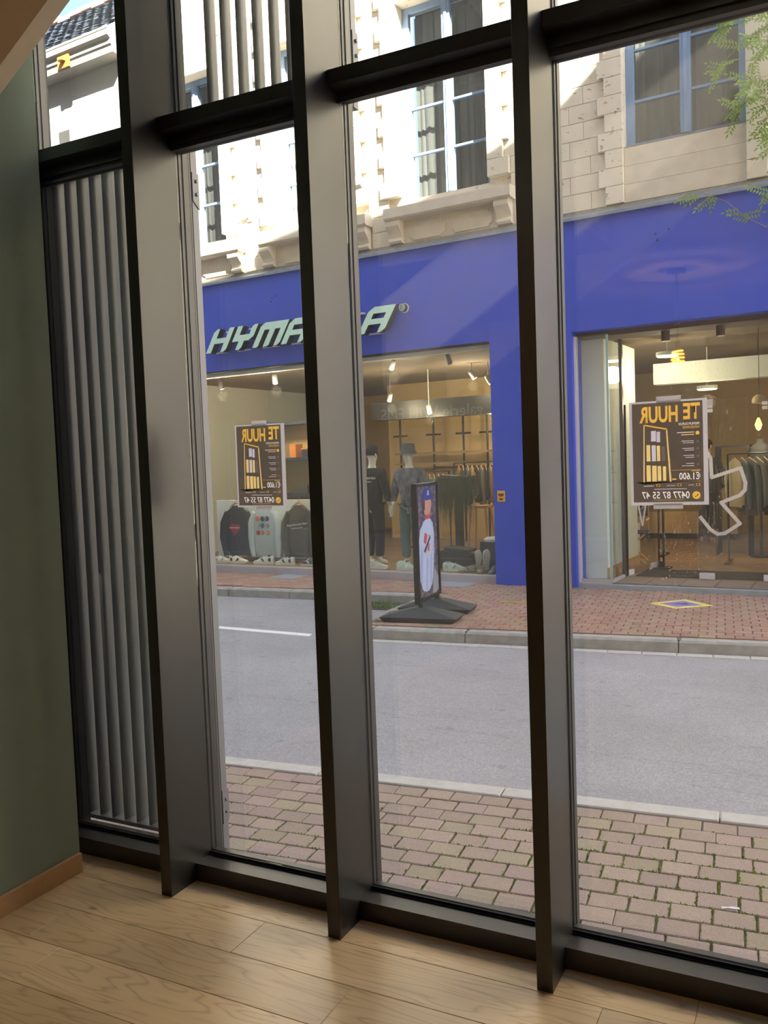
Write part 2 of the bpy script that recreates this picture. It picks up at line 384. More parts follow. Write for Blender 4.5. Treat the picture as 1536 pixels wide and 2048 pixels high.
# --- pendant lamp behind the viewer (shows as a reflection in the right-hand pane)
BRASSB = mat('amber bulb glass', srgb(255, 190, 90), rough=.1, emit=3.0)
FILA = mat('glowing filament', (1.0, .42, .07, 1), emit=11.0)
pt = thing('pendant_lamp', 'pendant lamp with amber spiral bulb mirrored in the right pane', 'lamp', (-.966, -1.2, 2.38))
MB().lathe([(.0, .74), (.07, .74), (.07, .715), (.0, .715)], 20).build('ceiling_rose', BLACKM, pt)
MB().tube([(0, 0, .72), (0, 0, .2)], .004, 6).build('cord', BLACKM, pt)
MB().lathe([(.0, .2), (.018, .2), (.018, .14), (.0, .14)], 14).build('socket', BLACKM, pt)
ABG = glass('amber glass', 1.3, (1, .82, .5, 1))
MB().lathe([(.016, .14), (.04, .11), (.066, .07), (.066, .03), (.04, -.01), (.006, -.02)], 18).build('bulb', ABG, pt, smooth=True)
MB().tube([((.036 + .012 * math.sin(a * .08)) * math.cos(a * .8), (.036 + .012 * math.sin(a * .08)) * math.sin(a * .8), .125 - a * .0034) for a in range(40)], .007, 6).build('filament', FILA, pt)
ld = bpy.data.lights.new('pendant_light', 'POINT'); ld.energy = 9; ld.color = (1, .72, .42); ld.shadow_soft_size = .006
lo = bpy.data.objects.new('pendant_light', ld); COL.objects.link(lo); lo.parent = pt; lo.location = (0, 0, .06)

# ------------------------------------------------------------------ posters on the outside of the panes (printed side to the street)
PAPER = mat('white paper', srgb(214, 210, 222), rough=.8, transl=.45)
PRINT = mat('dark brown print', srgb(96, 86, 80), rough=.7, transl=.55)
PRINT2 = mat('grey brown print', srgb(118, 108, 106), rough=.7, transl=.55)
GOLD = mat('gold print', srgb(236, 188, 84), rough=.7, transl=.65)
PWHITE = mat('white print', srgb(245, 243, 245), rough=.7, transl=.65)
PYEL = mat('pale yellow print', srgb(238, 210, 140), rough=.7, transl=.65)
PLAV = mat('lavender print', srgb(205, 200, 220), rough=.7, transl=.65)
TAPE = mat('white tape', srgb(238, 236, 240), rough=.4, transl=.5)
def fit(me, w_, h_):
    xs = [v.co.x for v in me.vertices]; ys = [v.co.y for v in me.vertices]
    a, b, c, d = min(xs), max(xs), min(ys), max(ys)
    for v in me.vertices: v.co.x = (v.co.x - (a + b) / 2) * w_ / (b - a); v.co.y = (v.co.y - (c + d) / 2) * h_ / (d - c)
    return me
def loops_of(me, M):
    """outline loops of a flat mesh as lists of (x, z)"""
    cnt = {}
    for p in me.polygons:
        for e in p.edge_keys: cnt[e] = cnt.get(e, 0) + 1
    nx = {}
    for (i, j), c in cnt.items():
        if c == 1: nx.setdefault(i, []).append(j); nx.setdefault(j, []).append(i)
    out, seen = [], set()
    for st in nx:
        if st in seen: continue
        lp, cur, prev = [], st, None
        while cur not in seen:
            seen.add(cur); lp.append(cur); nb_ = [q for q in nx[cur] if q != prev]; prev = cur; cur = next((q for q in nb_ if q not in seen), st)
        if len(lp) > 2: out.append([((M @ me.vertices[i].co).x, (M @ me.vertices[i].co).z) for i in lp])
    return out
def filled(name, loops, mt, parent):
    """flat sheet with the given outlines (inner outlines are openings)"""
    c = bpy.data.curves.new(name, 'CURVE'); c.dimensions = '2D'; c.fill_mode = 'BOTH'
    for lp in loops:
        sp_ = c.splines.new('POLY'); sp_.points.add(len(lp) - 1); sp_.use_cyclic_u = True
        for p, (x, z) in zip(sp_.points, lp): p.co = (x, z, 0, 1)
    o = bpy.data.objects.new(name, c); me = bpy.data.meshes.new_from_object(o); bpy.data.objects.remove(o); bpy.data.curves.remove(c)
    me.transform(Matrix.Rotation(PI / 2, 4, 'X')); me.materials.clear(); me.materials.append(mt)
    return link(name, me, parent)
def poster(label, x0, x1, z0, z1, l, r, t_, b_, tilt, tapes):
    """one sheet of thin paper: every printed patch is a piece of that sheet, so daylight shines through all of it alike"""
    W, H = x1 - x0, z1 - z0
    o = thing('poster', label, 'poster', ((x0 + x1) / 2, YF + .0225, z0)); o.rotation_euler = (0, tilt, 0)
    px0, px1, pz0, pz1 = -W / 2 + l * W, W / 2 - r * W, b_ * H, H - t_ * H
    rim = [(px0, pz0), (px1, pz0), (px1, pz1), (px0, pz1)]
    filled('sheet', [[(-W / 2, 0), (W / 2, 0), (W / 2, H), (-W / 2, H)], rim], PAPER, o)
    X = lambda a: px0 + a * (px1 - px0)
    Z = lambda a: pz1 - a * (pz1 - pz0)
    holes = []
    def word(s, a0, a1, c0, c1, mt, bold=0.0):
        me = fit(text_mesh(s, .1, mt, extrude=0, offset=bold), abs(X(a1) - X(a0)), abs(Z(c0) - Z(c1)))
        M = Matrix.Translation(((X(a0) + X(a1)) / 2, 0, (Z(c0) + Z(c1)) / 2)) @ Matrix.Rotation(PI, 4, 'Z') @ Matrix.Rotation(PI / 2, 4, 'X')
        holes.extend(loops_of(me, M)); w_ = link('lettering', me, o); w_.matrix_local = M
    def shape(name, pts, mt, hole=True):
        q = [(X(a), Z(c)) for a, c in pts]
        if hole: holes.append(q)
        return filled(name, [q], mt, o)
    def bars(name, rects, mt):
        for a0, a1, c0, c1 in rects:
            h_ = shape(name, [(a0, c0), (a1, c0), (a1, c1), (a0, c1)], mt)
    def disc(name, a, c, r_, mt): 
        q = [(X(a) + r_ * math.cos(2 * PI * i / 18), Z(c) + r_ * math.sin(2 * PI * i / 18)) for i in range(18)]; holes.append(q); return filled(name, [q], mt, o)
    word('HUUR', .105, .655, .035, .20, GOLD, .003); word('TE', .73, .965, .02, .18, GOLD, .003)
    word('PREMIUM DUPLEX', .66, .95, .212, .236, PWHITE); word('HANDELSPAND', .72, .95, .246, .270, GOLD)
    shape('picture_edge', [(.145, .82), (.166, .215), (.18, .217), (.163, .82)], PYEL)
    shape('picture_edge', [(.185, .213), (.50, .262), (.50, .275), (.185, .226)], GOLD)
    shape('picture_edge', [(.485, .279), (.503, .279), (.55, .80), (.525, .80)], PYEL)
    for rect, mt in (((.27, .34, .28, .385), PLAV), ((.35, .40, .29, .395), PLAV), ((.20, .255, .42, .585), PYEL), ((.275, .335, .425, .585), PLAV), ((.35, .395, .43, .585), PYEL),
                     ((.42, .465, .44, .585), PRINT2), ((.195, .255, .625, .79), PYEL), ((.275, .34, .63, .79), PYEL), ((.355, .405, .635, .785), PYEL), ((.43, .475, .64, .785), PYEL)):
        bars('picture_window', [rect], mt)
    # fine print, too small to read, as rules of grey
    bars('fine_print', [(.64, .88, .305, .314), (.70, .87, .392, .398), (.72, .87, .410, .416), (.71, .87, .465, .471), (.74, .87, .483, .489), (.72, .87, .535, .541), (.75, .87, .555, .561),
                        (.76, .87, .615, .621), (.70, .87, .638, .644), (.30, .76, .866, .872)], PLAV)
    bars('fine_print', [(.70, .88, .328, .337), (.83, .95, .690, .696), (.56, .62, .765, .778)], GOLD)
    disc('map_pin', .925, .318, .006, GOLD)
    for a in (.40, .47, .545, .63): disc('icon', .925, a, .0042, PRINT2)
    bars('rule', [(.56, .96, .680, .683), (.04, .96, .794, .796), (.30, .72, .978, .981)], GOLD)
    word('€1.600', .66, .955, .705, .778, PWHITE, .001)
    word('RETAIL', .78, .86, .825, .840, PLAV); word('KANTOOR', .48, .60, .828, .843, PLAV); bars('fine_print', [(.15, .29, .832, .840)], PLAV)
    for a in (.92, .66, .36):
        bars('icon', [(a - .027, a + .027, .818, .842)], GOLD)
        f_ = shape('icon_fill', [(a - .02, .8215), (a + .02, .8215), (a + .02, .8385), (a - .02, .8385)], PRINT, False); f_.location.y = -.0006
    word('0477 87 55 47', .12, .80, .895, .965, PWHITE, .001)
    bd = disc('phone_badge', .895, .935, .0125, GOLD)
    ph = MB().tube([(-.005, -.0008, -.0045), (-.0015, -.0008, -.004), (.003, -.0008, -.001), (.005, -.0008, .004)], [.0022, .0013, .0013, .0022], 6).build('phone_mark', PRINT, bd); ph.location = (X(.895), 0, Z(.935)); ph.scale = (1, .1, 1)
    filled('print_panel', [rim] + holes, PRINT, o)
    for a, b2, c, d2 in tapes:
        MB().box(a, b2, -.0009, -.0004, c, d2).build('tape', TAPE, o)
poster('paper rental poster taped in the bay nearer the green wall, printed side out', -2.152, -1.909, 1.577, 1.9145, .03, .075, .015, .022, .008, [(-.035, .036, .33, .352), (-.03, .05, -.012, .004)])
poster('paper rental poster taped in the right-hand bay, printed side out', -.5555, -.314, 1.571, 1.909, .036, .058, .018, .03, -.004, [(-.035, .042, .332, .352), (-.05, .042, -.012, .005)])

# ------------------------------------------------------------------ street: near pavement
def paver_mat(name, c, tint):
    m = mat(name, c, rough=.85, var=.20, vscale=130, bump=.5, bscale=220, orand=.10)
    return m
PAVN = [paver_mat('tan paver', srgb(164, 144, 130), 0), paver_mat('pink paver', srgb(163, 141, 132), 0), paver_mat('olive paver', srgb(160, 145, 124), 0)]
PAVF = [paver_mat('red paver', srgb(160, 124, 108), 0), paver_mat('rose paver', srgb(166, 134, 120), 0), paver_mat('ochre paver', srgb(160, 138, 112), 0)]
SAND = mat('joint sand', srgb(108, 98, 84), rough=.95, var=.2, vscale=40)
CONC = mat('kerb concrete', srgb(190, 186, 180), rough=.85, var=.1, vscale=14, bump=.2, bscale=160)
CONCD = mat('weathered kerb concrete', srgb(164, 162, 156), rough=.9, var=.22, vscale=10, bump=.3, bscale=120)
def asphalt():
    m = mat('asphalt', srgb(156, 155, 160), rough=.8, var=.34, vscale=95, vdetail=6, bump=.6, bscale=160)
    N = m.node_tree.nodes; K = m.node_tree.links; p = N['Principled BSDF']; src = p.inputs['Base Color'].links[0].from_socket
    tc = N.new('ShaderNodeTexCoord')
    nz = N.new('ShaderNodeTexNoise'); nz.inputs['Scale'].default_value = .8; nz.inputs['Detail'].default_value = 6; K.new(tc.outputs['Object'], nz.inputs['Vector'])
    mr = N.new('ShaderNodeMapRange'); mr.inputs[1].default_value = .3; mr.inputs[2].default_value = .7; mr.inputs[3].default_value = .86; mr.inputs[4].default_value = 1.12; K.new(nz.outputs['Fac'], mr.inputs[0])
    # long crack lines and small dark gum spots
    mp = N.new('ShaderNodeMapping'); mp.inputs['Scale'].default_value = (.12, 1, 1); mp.inputs['Rotation'].default_value = (0, 0, -.06); K.new(tc.outputs['Object'], mp.inputs[0])
    n2 = N.new('ShaderNodeTexNoise'); n2.inputs['Scale'].default_value = 1.3; n2.inputs['Detail'].default_value = 7; n2.inputs['Roughness'].default_value = .6; K.new(mp.outputs[0], n2.inputs['Vector'])
    s1 = N.new('ShaderNodeMath'); s1.operation = 'SUBTRACT'; s1.inputs[1].default_value = .5; K.new(n2.outputs['Fac'], s1.inputs[0])
    ab = N.new('ShaderNodeMath'); ab.operation = 'ABSOLUTE'; K.new(s1.outputs[0], ab.inputs[0])
    cr_ = N.new('ShaderNodeMapRange'); cr_.inputs[1].default_value = 0; cr_.inputs[2].default_value = .0035; cr_.inputs[3].default_value = .72; cr_.inputs[4].default_value = 1; K.new(ab.outputs[0], cr_.inputs[0])
    vo = N.new('ShaderNodeTexVoronoi'); vo.inputs['Scale'].default_value = 3.2; K.new(tc.outputs['Object'], vo.inputs['Vector'])
    sp = N.new('ShaderNodeMapRange'); sp.inputs[1].default_value = .07; sp.inputs[2].default_value = .11; sp.inputs[3].default_value = .8; sp.inputs[4].default_value = 1; K.new(vo.outputs['Distance'], sp.inputs[0])
    a = N.new('ShaderNodeMath'); a.operation = 'MULTIPLY'; K.new(mr.outputs[0], a.inputs[0]); K.new(cr_.outputs[0], a.inputs[1])
    b = N.new('ShaderNodeMath'); b.operation = 'MULTIPLY'; K.new(a.outputs[0], b.inputs[0]); K.new(sp.outputs[0], b.inputs[1])
    v = N.new('ShaderNodeVectorMath'); v.operation = 'SCALE'; K.new(src, v.inputs[0]); K.new(b.outputs[0], v.inputs['Scale']); K.new(v.outputs[0], p.inputs['Base Color'])
    return m
ASPH = asphalt()
road = tag(MB().box(-60, 40, 3.0, 16, -.5, -.07).build('road', ASPH), 'grey asphalt road', kind='structure')
NA = math.radians(4.85); ca, sa = math.cos(NA), math.sin(NA)
def nst_(s, t): return (s * ca - t * sa, s * sa + t * ca)         # near street frame -> world
t0 = .966 * sa + 4.189 * ca - .004; s0 = -.966 * ca + 4.189 * sa
pav = tag(MB().prism([(-13, 2.95), (13, 2.95), nst_(13, t0), nst_(-13, t0)], 'z', -.3, -.034).build('pavement', SAND), 'near pavement of tan block pavers', kind='structure')
cachep = {}
def paver(parent, mats, key, wx, wy, h, loc, rz):
    mi = random.choices(range(len(mats)), [5, 4, 2])[0]; k = (key, mi)
    if k not in cachep: cachep[k] = MB().cbox(0, wx, 0, wy, -.03, 0, h).mesh('paver', mats[mi])
    o = link('paver', cachep[k], parent); o.location = loc; o.rotation_euler = (random.uniform(-.006, .006), random.uniform(-.006, .006), rz); return o
PWX, PWY = .1543, .1182
rest = MB()
n_pav = 0
for r in range(11):
    for c in range(-22, 10):
        s = s0 + c * PWX + (.06 if r % 2 else 0) + (.02 if r % 3 == 2 else 0); t = t0 - (r + 1) * PWY
        x, y = nst_(s, t)
        if x < -3.45 or x > .35 or y < 2.99 - .1: continue
        jx = random.uniform(-.003, .003)
        if y < 2.93: continue
        paver(pav, PAVN, 'n', PWX - .007, PWY - .006, .004, (x + jx, y, -.02 + random.uniform(-.003, .002)), NA + random.uniform(-.008, .008)); n_pav += 1
kb = tag(MB().prism([nst_(-60, t0 + .002), nst_(40, t0 + .002), nst_(40, t0 + .118), nst_(-60, t0 + .118)], 'z', -.3, -.05).build('kerb', SAND), 'pale flush kerb along the near pavement', kind='structure')
sk = -1.504 * ca + 4.259 * sa
KM = MB().cbox(.003, 1.062, 0, .118, -.08, 0, .006).mesh('kerb_stone', CONC)
for c in range(-6, 6):
    o = link('kerb_stone', KM, kb); x, y = nst_(sk + c * 1.066, t0 + .001); o.location = (x, y, -.013); o.rotation_euler = (0, 0, NA)
# moss and grass in the joints
MOSS = mat('moss', srgb(146, 168, 70), rough=.9, var=.3, vscale=60)
g = MB()
for (cx, cy, n_, rad) in ((-1.2, 3.5, 260, .35), (-.95, 3.75, 200, .3), (-.55, 3.6, 320, .45), (-.25, 3.7, 300, .4), (-2.1, 3.35, 160, .4), (-.2, 3.35, 160, .3), (-1.6, 3.1, 120, .3)):
    for _ in range(n_):
        x = random.gauss(cx, rad * .6); y = random.gauss(cy, rad * .45)
        s, t = x * ca + y * sa, -x * sa + y * ca
        if random.random() < .55: t = t0 - round((t0 - t) / PWY) * PWY + random.uniform(-.004, .004)
        else:
            r = math.floor((t0 - t) / PWY); off = (.06 if r % 2 else 0) + (.02 if r % 3 == 2 else 0)
            s = s0 + off + round((s - s0 - off) / PWX) * PWX + random.uniform(-.006, .003)
        x, y = nst_(s, t)
        if not (-3.3 < x < .3 and 3.02 < y < 4.15): continue
        h = random.uniform(.006, .014); w_ = random.uniform(.005, .011); a = random.uniform(0, PI)
        dx, dy = math.cos(a) * w_, math.sin(a) * w_
        g.face([(x - dx, y - dy, -.03), (x + dx, y + dy, -.03), (x + random.uniform(-.004, .004), y + random.uniform(-.004, .004), -.025 + h)])
        g.face([(x + dy, y - dx, -.028), (x - dy, y + dx, -.028), (x, y, -.026 + h)])
tag(g.build('moss', MOSS, fix=False), 'green moss growing in the near paver joints', 'moss', kind='stuff')
# dropped scraps
WPAP = mat('white scrap paper', srgb(235, 232, 235), rough=.8)
s_ = MB(); s_.loft([[(-.03, -.006, 0), (-.03, .006, .004)], [(-.008, -.004, .004), (-.008, .004, .004)], [(.012, -.007, .003), (.012, .006, .006)], [(.035, -.004, .001), (.035, .006, .003)]], closed=False)
tag(place(s_.build('paper_scrap', WPAP), (-.317, 3.426, -.018), .25), 'small torn white scrap lying on the near pavers at the right', 'scrap')
LEAFG = mat('fresh green leaf', srgb(120, 190, 100), rough=.6, transl=.3)
for i, (px, py) in enumerate(((-1.60, 3.015), (-1.41, 3.03), (-1.33, 3.035))):
    l_ = MB(); l_.prism([(-.012, 0), (-.006, .007), (.006, .006), (.012, 0), (.004, -.006)], 'z', 0, .003)
    tag(place(l_.build('leaf', LEAFG), (px, py, -.017), i * 1.1), ['pale green leaf at the foot of the middle pane beside the second fin', 'left one of two small green leaves below the middle pane', 'right one of two small green leaves below the middle pane'][i], 'leaf')

# ------------------------------------------------------------------ far side of the street
PAINT = mat('road paint', srgb(232, 232, 230), rough=.7, var=.06, vscale=40)
ln = MB().prism([(-16, 8.17), (-4.80, 7.575), (-4.83, 7.69), (-16, 8.29)], 'z', -.0705, -.067).build('road_line', PAINT); tag(ln, 'white painted line at the edge of the far parking bay', 'road marking')
def kline(x): return 7.62 + (x + 4.35) * .0957
FAP = math.atan(.0957)
fp = MB()
fp.prism([(-4.42, 7.66), (9, kline(9) + .1), tuple(far(9, .1, 0).xy), tuple(far(-60, .1, 0).xy), (-60, 7.95), (-4.42, 9.76)], 'z', -.3, .036)
fpav = tag(fp.build('pavement', SAND), 'far pavement of reddish block pavers', kind='structure')
cand = []
ck, sk_ = math.cos(FAP), math.sin(FAP)
for r in range(0, 40):
    for c in range(-60, 80):
        s = c * PWX + (PWX / 2 if r % 2 else 0); t = .17 + r * PWY
        x = -4.35 + s * ck - t * sk_; y = 7.62 + s * sk_ + t * ck
        q = (Vector((x, y, 0)) - FO); v_ = q.dot(FN)
        if v_ > -.13 or x > 1.2 or x < -11: continue
        if x < -4.27 and y < 9.86 + .035 * (x + 4.4): continue
        cand.append((x * x + y * y, x, y, r))
cand.sort()
vis = [q for q in cand if -4.5 < q[1] < -.2]
near = set(id(q) for q in vis[:300])
for q in cand:
    if id(q) in near: paver(fpav, PAVF, 'f', PWX - .008, PWY - .008, .004, (q[1], q[2], .05 + random.uniform(-.002, .002)), FAP)
    else:
        k = len(rest.v); b = MB().cbox(0, PWX - .008, 0, PWY - .008, -.03, 0, .004); zz = .05 + random.uniform(-.002, .002); mi = random.choices((0, 1, 2), (5, 4, 2))[0]
        rest.v += [(q[1] + a * ck - e * sk_, q[2] + a * sk_ + e * ck, zz + h) for a, e, h in b.v]; rest.f += [tuple(k + i for i in f) for f in b.f]; rest.m += [mi] * len(b.f)
tag(rest.build('paver', PAVF, fpav, fix=False), kind='stuff')
fk = tag(MB().prism([(-4.42, 7.60), (9, kline(9) - .02), (9, kline(9) + .16), (-4.27, 7.80), (-4.27, 9.8), (-4.42, 9.8)], 'z', -.3, -.075).build('kerb', SAND), 'grey raised kerb of the far pavement', kind='structure')
KF = MB().cbox(.005, .985, 0, .15, -.14, 0, .02).mesh('kerb_stone', CONCD)
x = -4.42
for L in (.33, .99, .99, .99, .99, .99, .99, .99):
    o = link('kerb_stone', KF, fk); o.location = (x, kline(x), .045); o.rotation_euler = (random.uniform(-.01, .01), 0, FAP); o.scale = (L / .99, 1, 1); x += L * ck
for i in range(2):
    o = link('kerb_stone', KF, fk); o.location = (-4.27, 7.80 + i * .98, .045); o.rotation_euler = (0, 0, PI / 2)
for i in range(10):
    xx = -4.42 - .99 * (i + 1); o = link('kerb_stone', KF, fk); o.location = (xx, 9.72 + .035 * (xx + 4.4), .045); o.rotation_euler = (0, 0, .035)
# gutter slabs in front of the kerb
gt = tag(MB().prism([(-4.42, 7.47), (9, kline(9) - .15), (9, kline(9) - .02), (-4.42, 7.60)], 'z', -.3, -.078).build('gutter', SAND), 'row of small slabs at the foot of the far kerb', kind='structure')
GS = MB().cbox(.004, .296, 0, .11, -.03, 0, .003).mesh('gutter_slab', CONC)
for i in range(22):
    xx = -4.42 + .3 * i * ck; o = link('gutter_slab', GS, gt); o.location = (xx, kline(xx) - .125, -.064); o.rotation_euler = (0, 0, FAP)
# weeds in the tree pit
GRASS = mat('weed grass', srgb(108, 132, 66), rough=.8, var=.3, vscale=30)
g = MB()
for _ in range(420):
    x = random.uniform(-5.3, -4.5); y = random.uniform(9.22, 9.6); h = random.uniform(.02, .08); a = random.uniform(0, PI); w_ = .008
    g.face([(x - w_ * math.cos(a), y - w_ * math.sin(a), -.07), (x + w_ * math.cos(a), y + w_ * math.sin(a), -.07), (x + random.uniform(-.03, .03), y + random.uniform(-.03, .03), -.07 + h)])
tag(g.build('weeds', GRASS, fix=False), 'low green weeds in the pit against the far kerb', 'grass', kind='stuff')
SOIL = mat('dark soil', srgb(92, 84, 72), rough=.95, var=.3, vscale=30, bump=.5, bscale=60)
tag(MB().prism([(-5.35, 9.18), (-4.45, 9.2), (-4.45, 9.70), (-5.35, 9.66)], 'z', -.071, -.062).build('tree_pit', SOIL), 'strip of dark soil between parking bay and kerb', kind='structure')
BSTONE = mat('blue stone', srgb(150, 156, 164), rough=.8, var=.1, vscale=10)
for i, (u0, u1, v0, v1, lb) in enumerate(((-5.35, -4.80, -.42, -.005, 'pale stone slab set in the paving in front of the shop window, behind the advertising stand'), (-8.05, -7.6, -.42, -.005, 'pale stone slab set in the paving under the hanging sweatshirts'))):
    tag(fplace(MB().cbox(u0, u1, v0, v1, -.01, .055, .003).build('stone_slab', BSTONE)), lb, 'slab')
# yellow diamond sticker on the paving
YEL = mat('yellow floor paint', srgb(232, 214, 110), rough=.8, var=.1, vscale=30); VIO = mat('violet floor paint', srgb(140, 120, 190), rough=.8, var=.12, vscale=30); DKB = mat('dark blue print', srgb(60, 66, 110), rough=.8)
fs = thing('floor_sticker', 'yellow diamond sticker with violet centre on the paving before the shop door', 'sticker', (-1.37, 9.785, .0525))
q = [(-.335, -.03), (0, .33), (.345, -.015), (-.015, -.30)]
MB().prism(q, 'z', 0, .0015).build('border', YEL, fs); MB().prism([(a * .64, b * .64) for a, b in q], 'z', .0015, .0022).build('centre', VIO, fs)
d_ = MB(); d_.prism([(-.10, -.02), (-.03, .06), (0, .02), (.04, .08), (.1, -.02), (.02, -.04), (-.02, -.01)], 'z', .0022, .0028); d_.build('figure', DKB, fs)
tag(fplace(MB().cbox(-3.9, -3.55, -1.38, -1.28, .04, .056, .002).build('cover_plate', mat('brass cover', srgb(190, 160, 90), rough=.5, metal=.5))), 'narrow brass-coloured cover plate in the far paving', 'cover plate')
# fallen leaves by the step
DRY = [mat('dry leaf', srgb(150, 96, 52), rough=.8), mat('yellow leaf', srgb(196, 160, 80), rough=.8)]
for i in range(14):
    u = random.uniform(-3.45, -.9) if i > 4 else random.uniform(-3.5, -3.25); v = random.uniform(-.16, -.05)
    l_ = MB(); l_.loft([[(-.03, 0, 0), (-.03, .002, 0)], [(-.01, -.015, .012), (-.01, .015, .008)], [(.012, -.013, .008), (.012, .014, .014)], [(.03, 0, .002), (.03, .002, .003)]], closed=False)
    o = tag(l_.build('fallen_leaf', DRY[i % 2]), 'dry fallen leaf on the paving along the shop step', 'leaf', 'dry leaves along the shop step'); place(o, far(u, v, .052), random.uniform(0, 6))

# --- advertising stand on the far pavement
sd = Vector((-3.801 + 3.745, 8.65 - 8.138, 0)).normalized(); sa_ = math.atan2(sd.y, sd.x)
PLAS = mat('dark grey plastic', srgb(62, 64, 68), rough=.6, var=.1, vscale=20, bump=.3, bscale=300)
sg = thing('advertising_stand', 'pavement advertising stand with fashion poster on a black two-foot base', 'sign', (-3.78, 8.42, .052), sa_)
for sx_ in (-.42, .14):      # two hollow feet lying across the panel
    ft = MB(); ft.loft([[(sx_, -.38, .03), (sx_ + .30, -.38, .03), (sx_ + .30, .38, .03), (sx_, .38, .03)], [(sx_ - .02, -.42, .08), (sx_ + .32, -.42, .08), (sx_ + .32, .42, .08), (sx_ - .02, .42, .08)],
                        [(sx_ + .08, -.06, .17), (sx_ + .22, -.06, .17), (sx_ + .22, .06, .17), (sx_ + .08, .06, .17)]])
    b = MB(); b.v = [(x, y, z - .03 if z > .0 else z) for x, y, z in ft.v]; b.f = ft.f; b.m = ft.m
    b.build('foot', PLAS, sg)
for sx_ in (-.27, .29): MB().box(sx_ - .025, sx_ + .025, -.025, .025, .12, .24).build('post', PLAS, sg)
W0, W1, Z0, Z1 = -.40, .36, .19, 1.44
fr = MB(); fr.box(W0, W0 + .035, -.03, .03, Z0, Z1); fr.box(W1 - .035, W1, -.03, .03, Z0, Z1); fr.box(W0 + .035, W1 - .035, -.03, .03, Z0, Z0 + .035); fr.box(W0 + .035, W1 - .035, -.03, .03, Z1 - .035, Z1)
fr.build('frame', BLACKM, sg)
def foliage_print():
    m = mat('dark foliage print', srgb(58, 66, 104), rough=.4); N = m.node_tree.nodes; K = m.node_tree.links
    tc = N.new('ShaderNodeTexCoord'); nz = N.new('ShaderNodeTexNoise'); nz.inputs['Scale'].default_value = 26; nz.inputs['Detail'].default_value = 6; nz.inputs['Roughness'].default_value = .7
    K.new(tc.outputs['Object'], nz.inputs['Vector']); rp = N.new('ShaderNodeValToRGB'); rp.color_ramp.elements[0].position = .36; rp.color_ramp.elements[0].color = srgb(30, 34, 62)
    rp.color_ramp.elements[1].position = .68; rp.color_ramp.elements[1].color = srgb(196, 190, 196); e = rp.color_ramp.elements.new(.48); e.color = srgb(62, 62, 96); e = rp.color_ramp.elements.new(.57); e.color = srgb(118, 98, 92)
    K.new(nz.outputs['Fac'], rp.inputs[0]); K.new(rp.outputs[0], N['Principled BSDF'].inputs['Base Color']); return m
ADBG = foliage_print(); ADFOLD = mat('sweater fold print', srgb(142, 154, 200), rough=.4)
ADSW = mat('pale blue sweater print', srgb(178, 190, 222), rough=.4, var=.10, vscale=6, stretch=(3, 3, .6))
ADSK = mat('face print', srgb(190, 140, 122), rough=.4); ADCAP = mat('blue cap print', srgb(44, 58, 140), rough=.4); ADGR = mat('grey ground print', srgb(150, 150, 158), rough=.4); ADRED = mat('red collar print', srgb(190, 80, 70), rough=.4)
pa = MB().box(W0 + .035, W1 - .035, -.012, .012, Z0 + .035, Z1 - .035).build('advert', ADBG, sg)
for sgn in (-1, 1):
    y0, y1 = (sgn * .0121, sgn * .0135)
    P = lambda pts, mt, e=0.0: MB().prism([(W0 + .035 + a * .69, Z0 + .035 + c * 1.18) for a, c in pts], 'y', y0 + sgn * e, y1 + sgn * e).build('advert_figure', mt, pa)
    P([(.70, .0), (1, .0), (1, .14), (.82, .24), (.72, .16)], ADGR)
    P([(.44, .705), (.30, .675), (.14, .62), (.05, .50), (.0, .30), (.03, .18), (.14, .12), (.20, .07), (.36, .045), (.52, .05), (.66, .10), (.74, .20), (.80, .40), (.83, .56), (.77, .655), (.62, .705)], ADSW, .0005)
    P([(.10, .14), (.16, .12), (.22, .40), (.18, .50), (.13, .38)], ADFOLD, .0008); P([(.34, .06), (.40, .06), (.46, .34), (.42, .36)], ADFOLD, .0008); P([(.58, .10), (.62, .12), (.68, .38), (.63, .36)], ADFOLD, .0008)
    P([(.40, .70), (.66, .70), (.66, .745), (.56, .755), (.42, .745)], ADRED, .0008)
    P([(.38, .745), (.58, .735), (.68, .77), (.74, .82), (.72, .87), (.70, .905), (.34, .905), (.33, .82)], ADSK, .001)
    P([(.33, .80), (.40, .78), (.42, .90), (.34, .905)], mat('dark hair print', srgb(52, 40, 40), rough=.4), .0012)
    P([(.26, .885), (.50, .87), (.84, .875), (.86, .89), (.74, .905), (.74, .95), (.64, .985), (.46, .985), (.34, .95), (.30, .90)], ADCAP, .0014)
    P([(.52, .915), (.62, .915), (.63, .955), (.56, .965)], PWHITE, .0018)
    P([(.28, .50), (.40, .47), (.48, .56), (.36, .585)], ADRED, .001); P([(.34, .38), (.44, .40), (.62, .54), (.56, .56)], PYEL, .0014); P([(.28, .42), (.34, .40), (.64, .52), (.62, .55)], DKB, .0018); P([(.46, .42), (.56, .40), (.58, .47), (.50, .49)], ADRED, .0012)

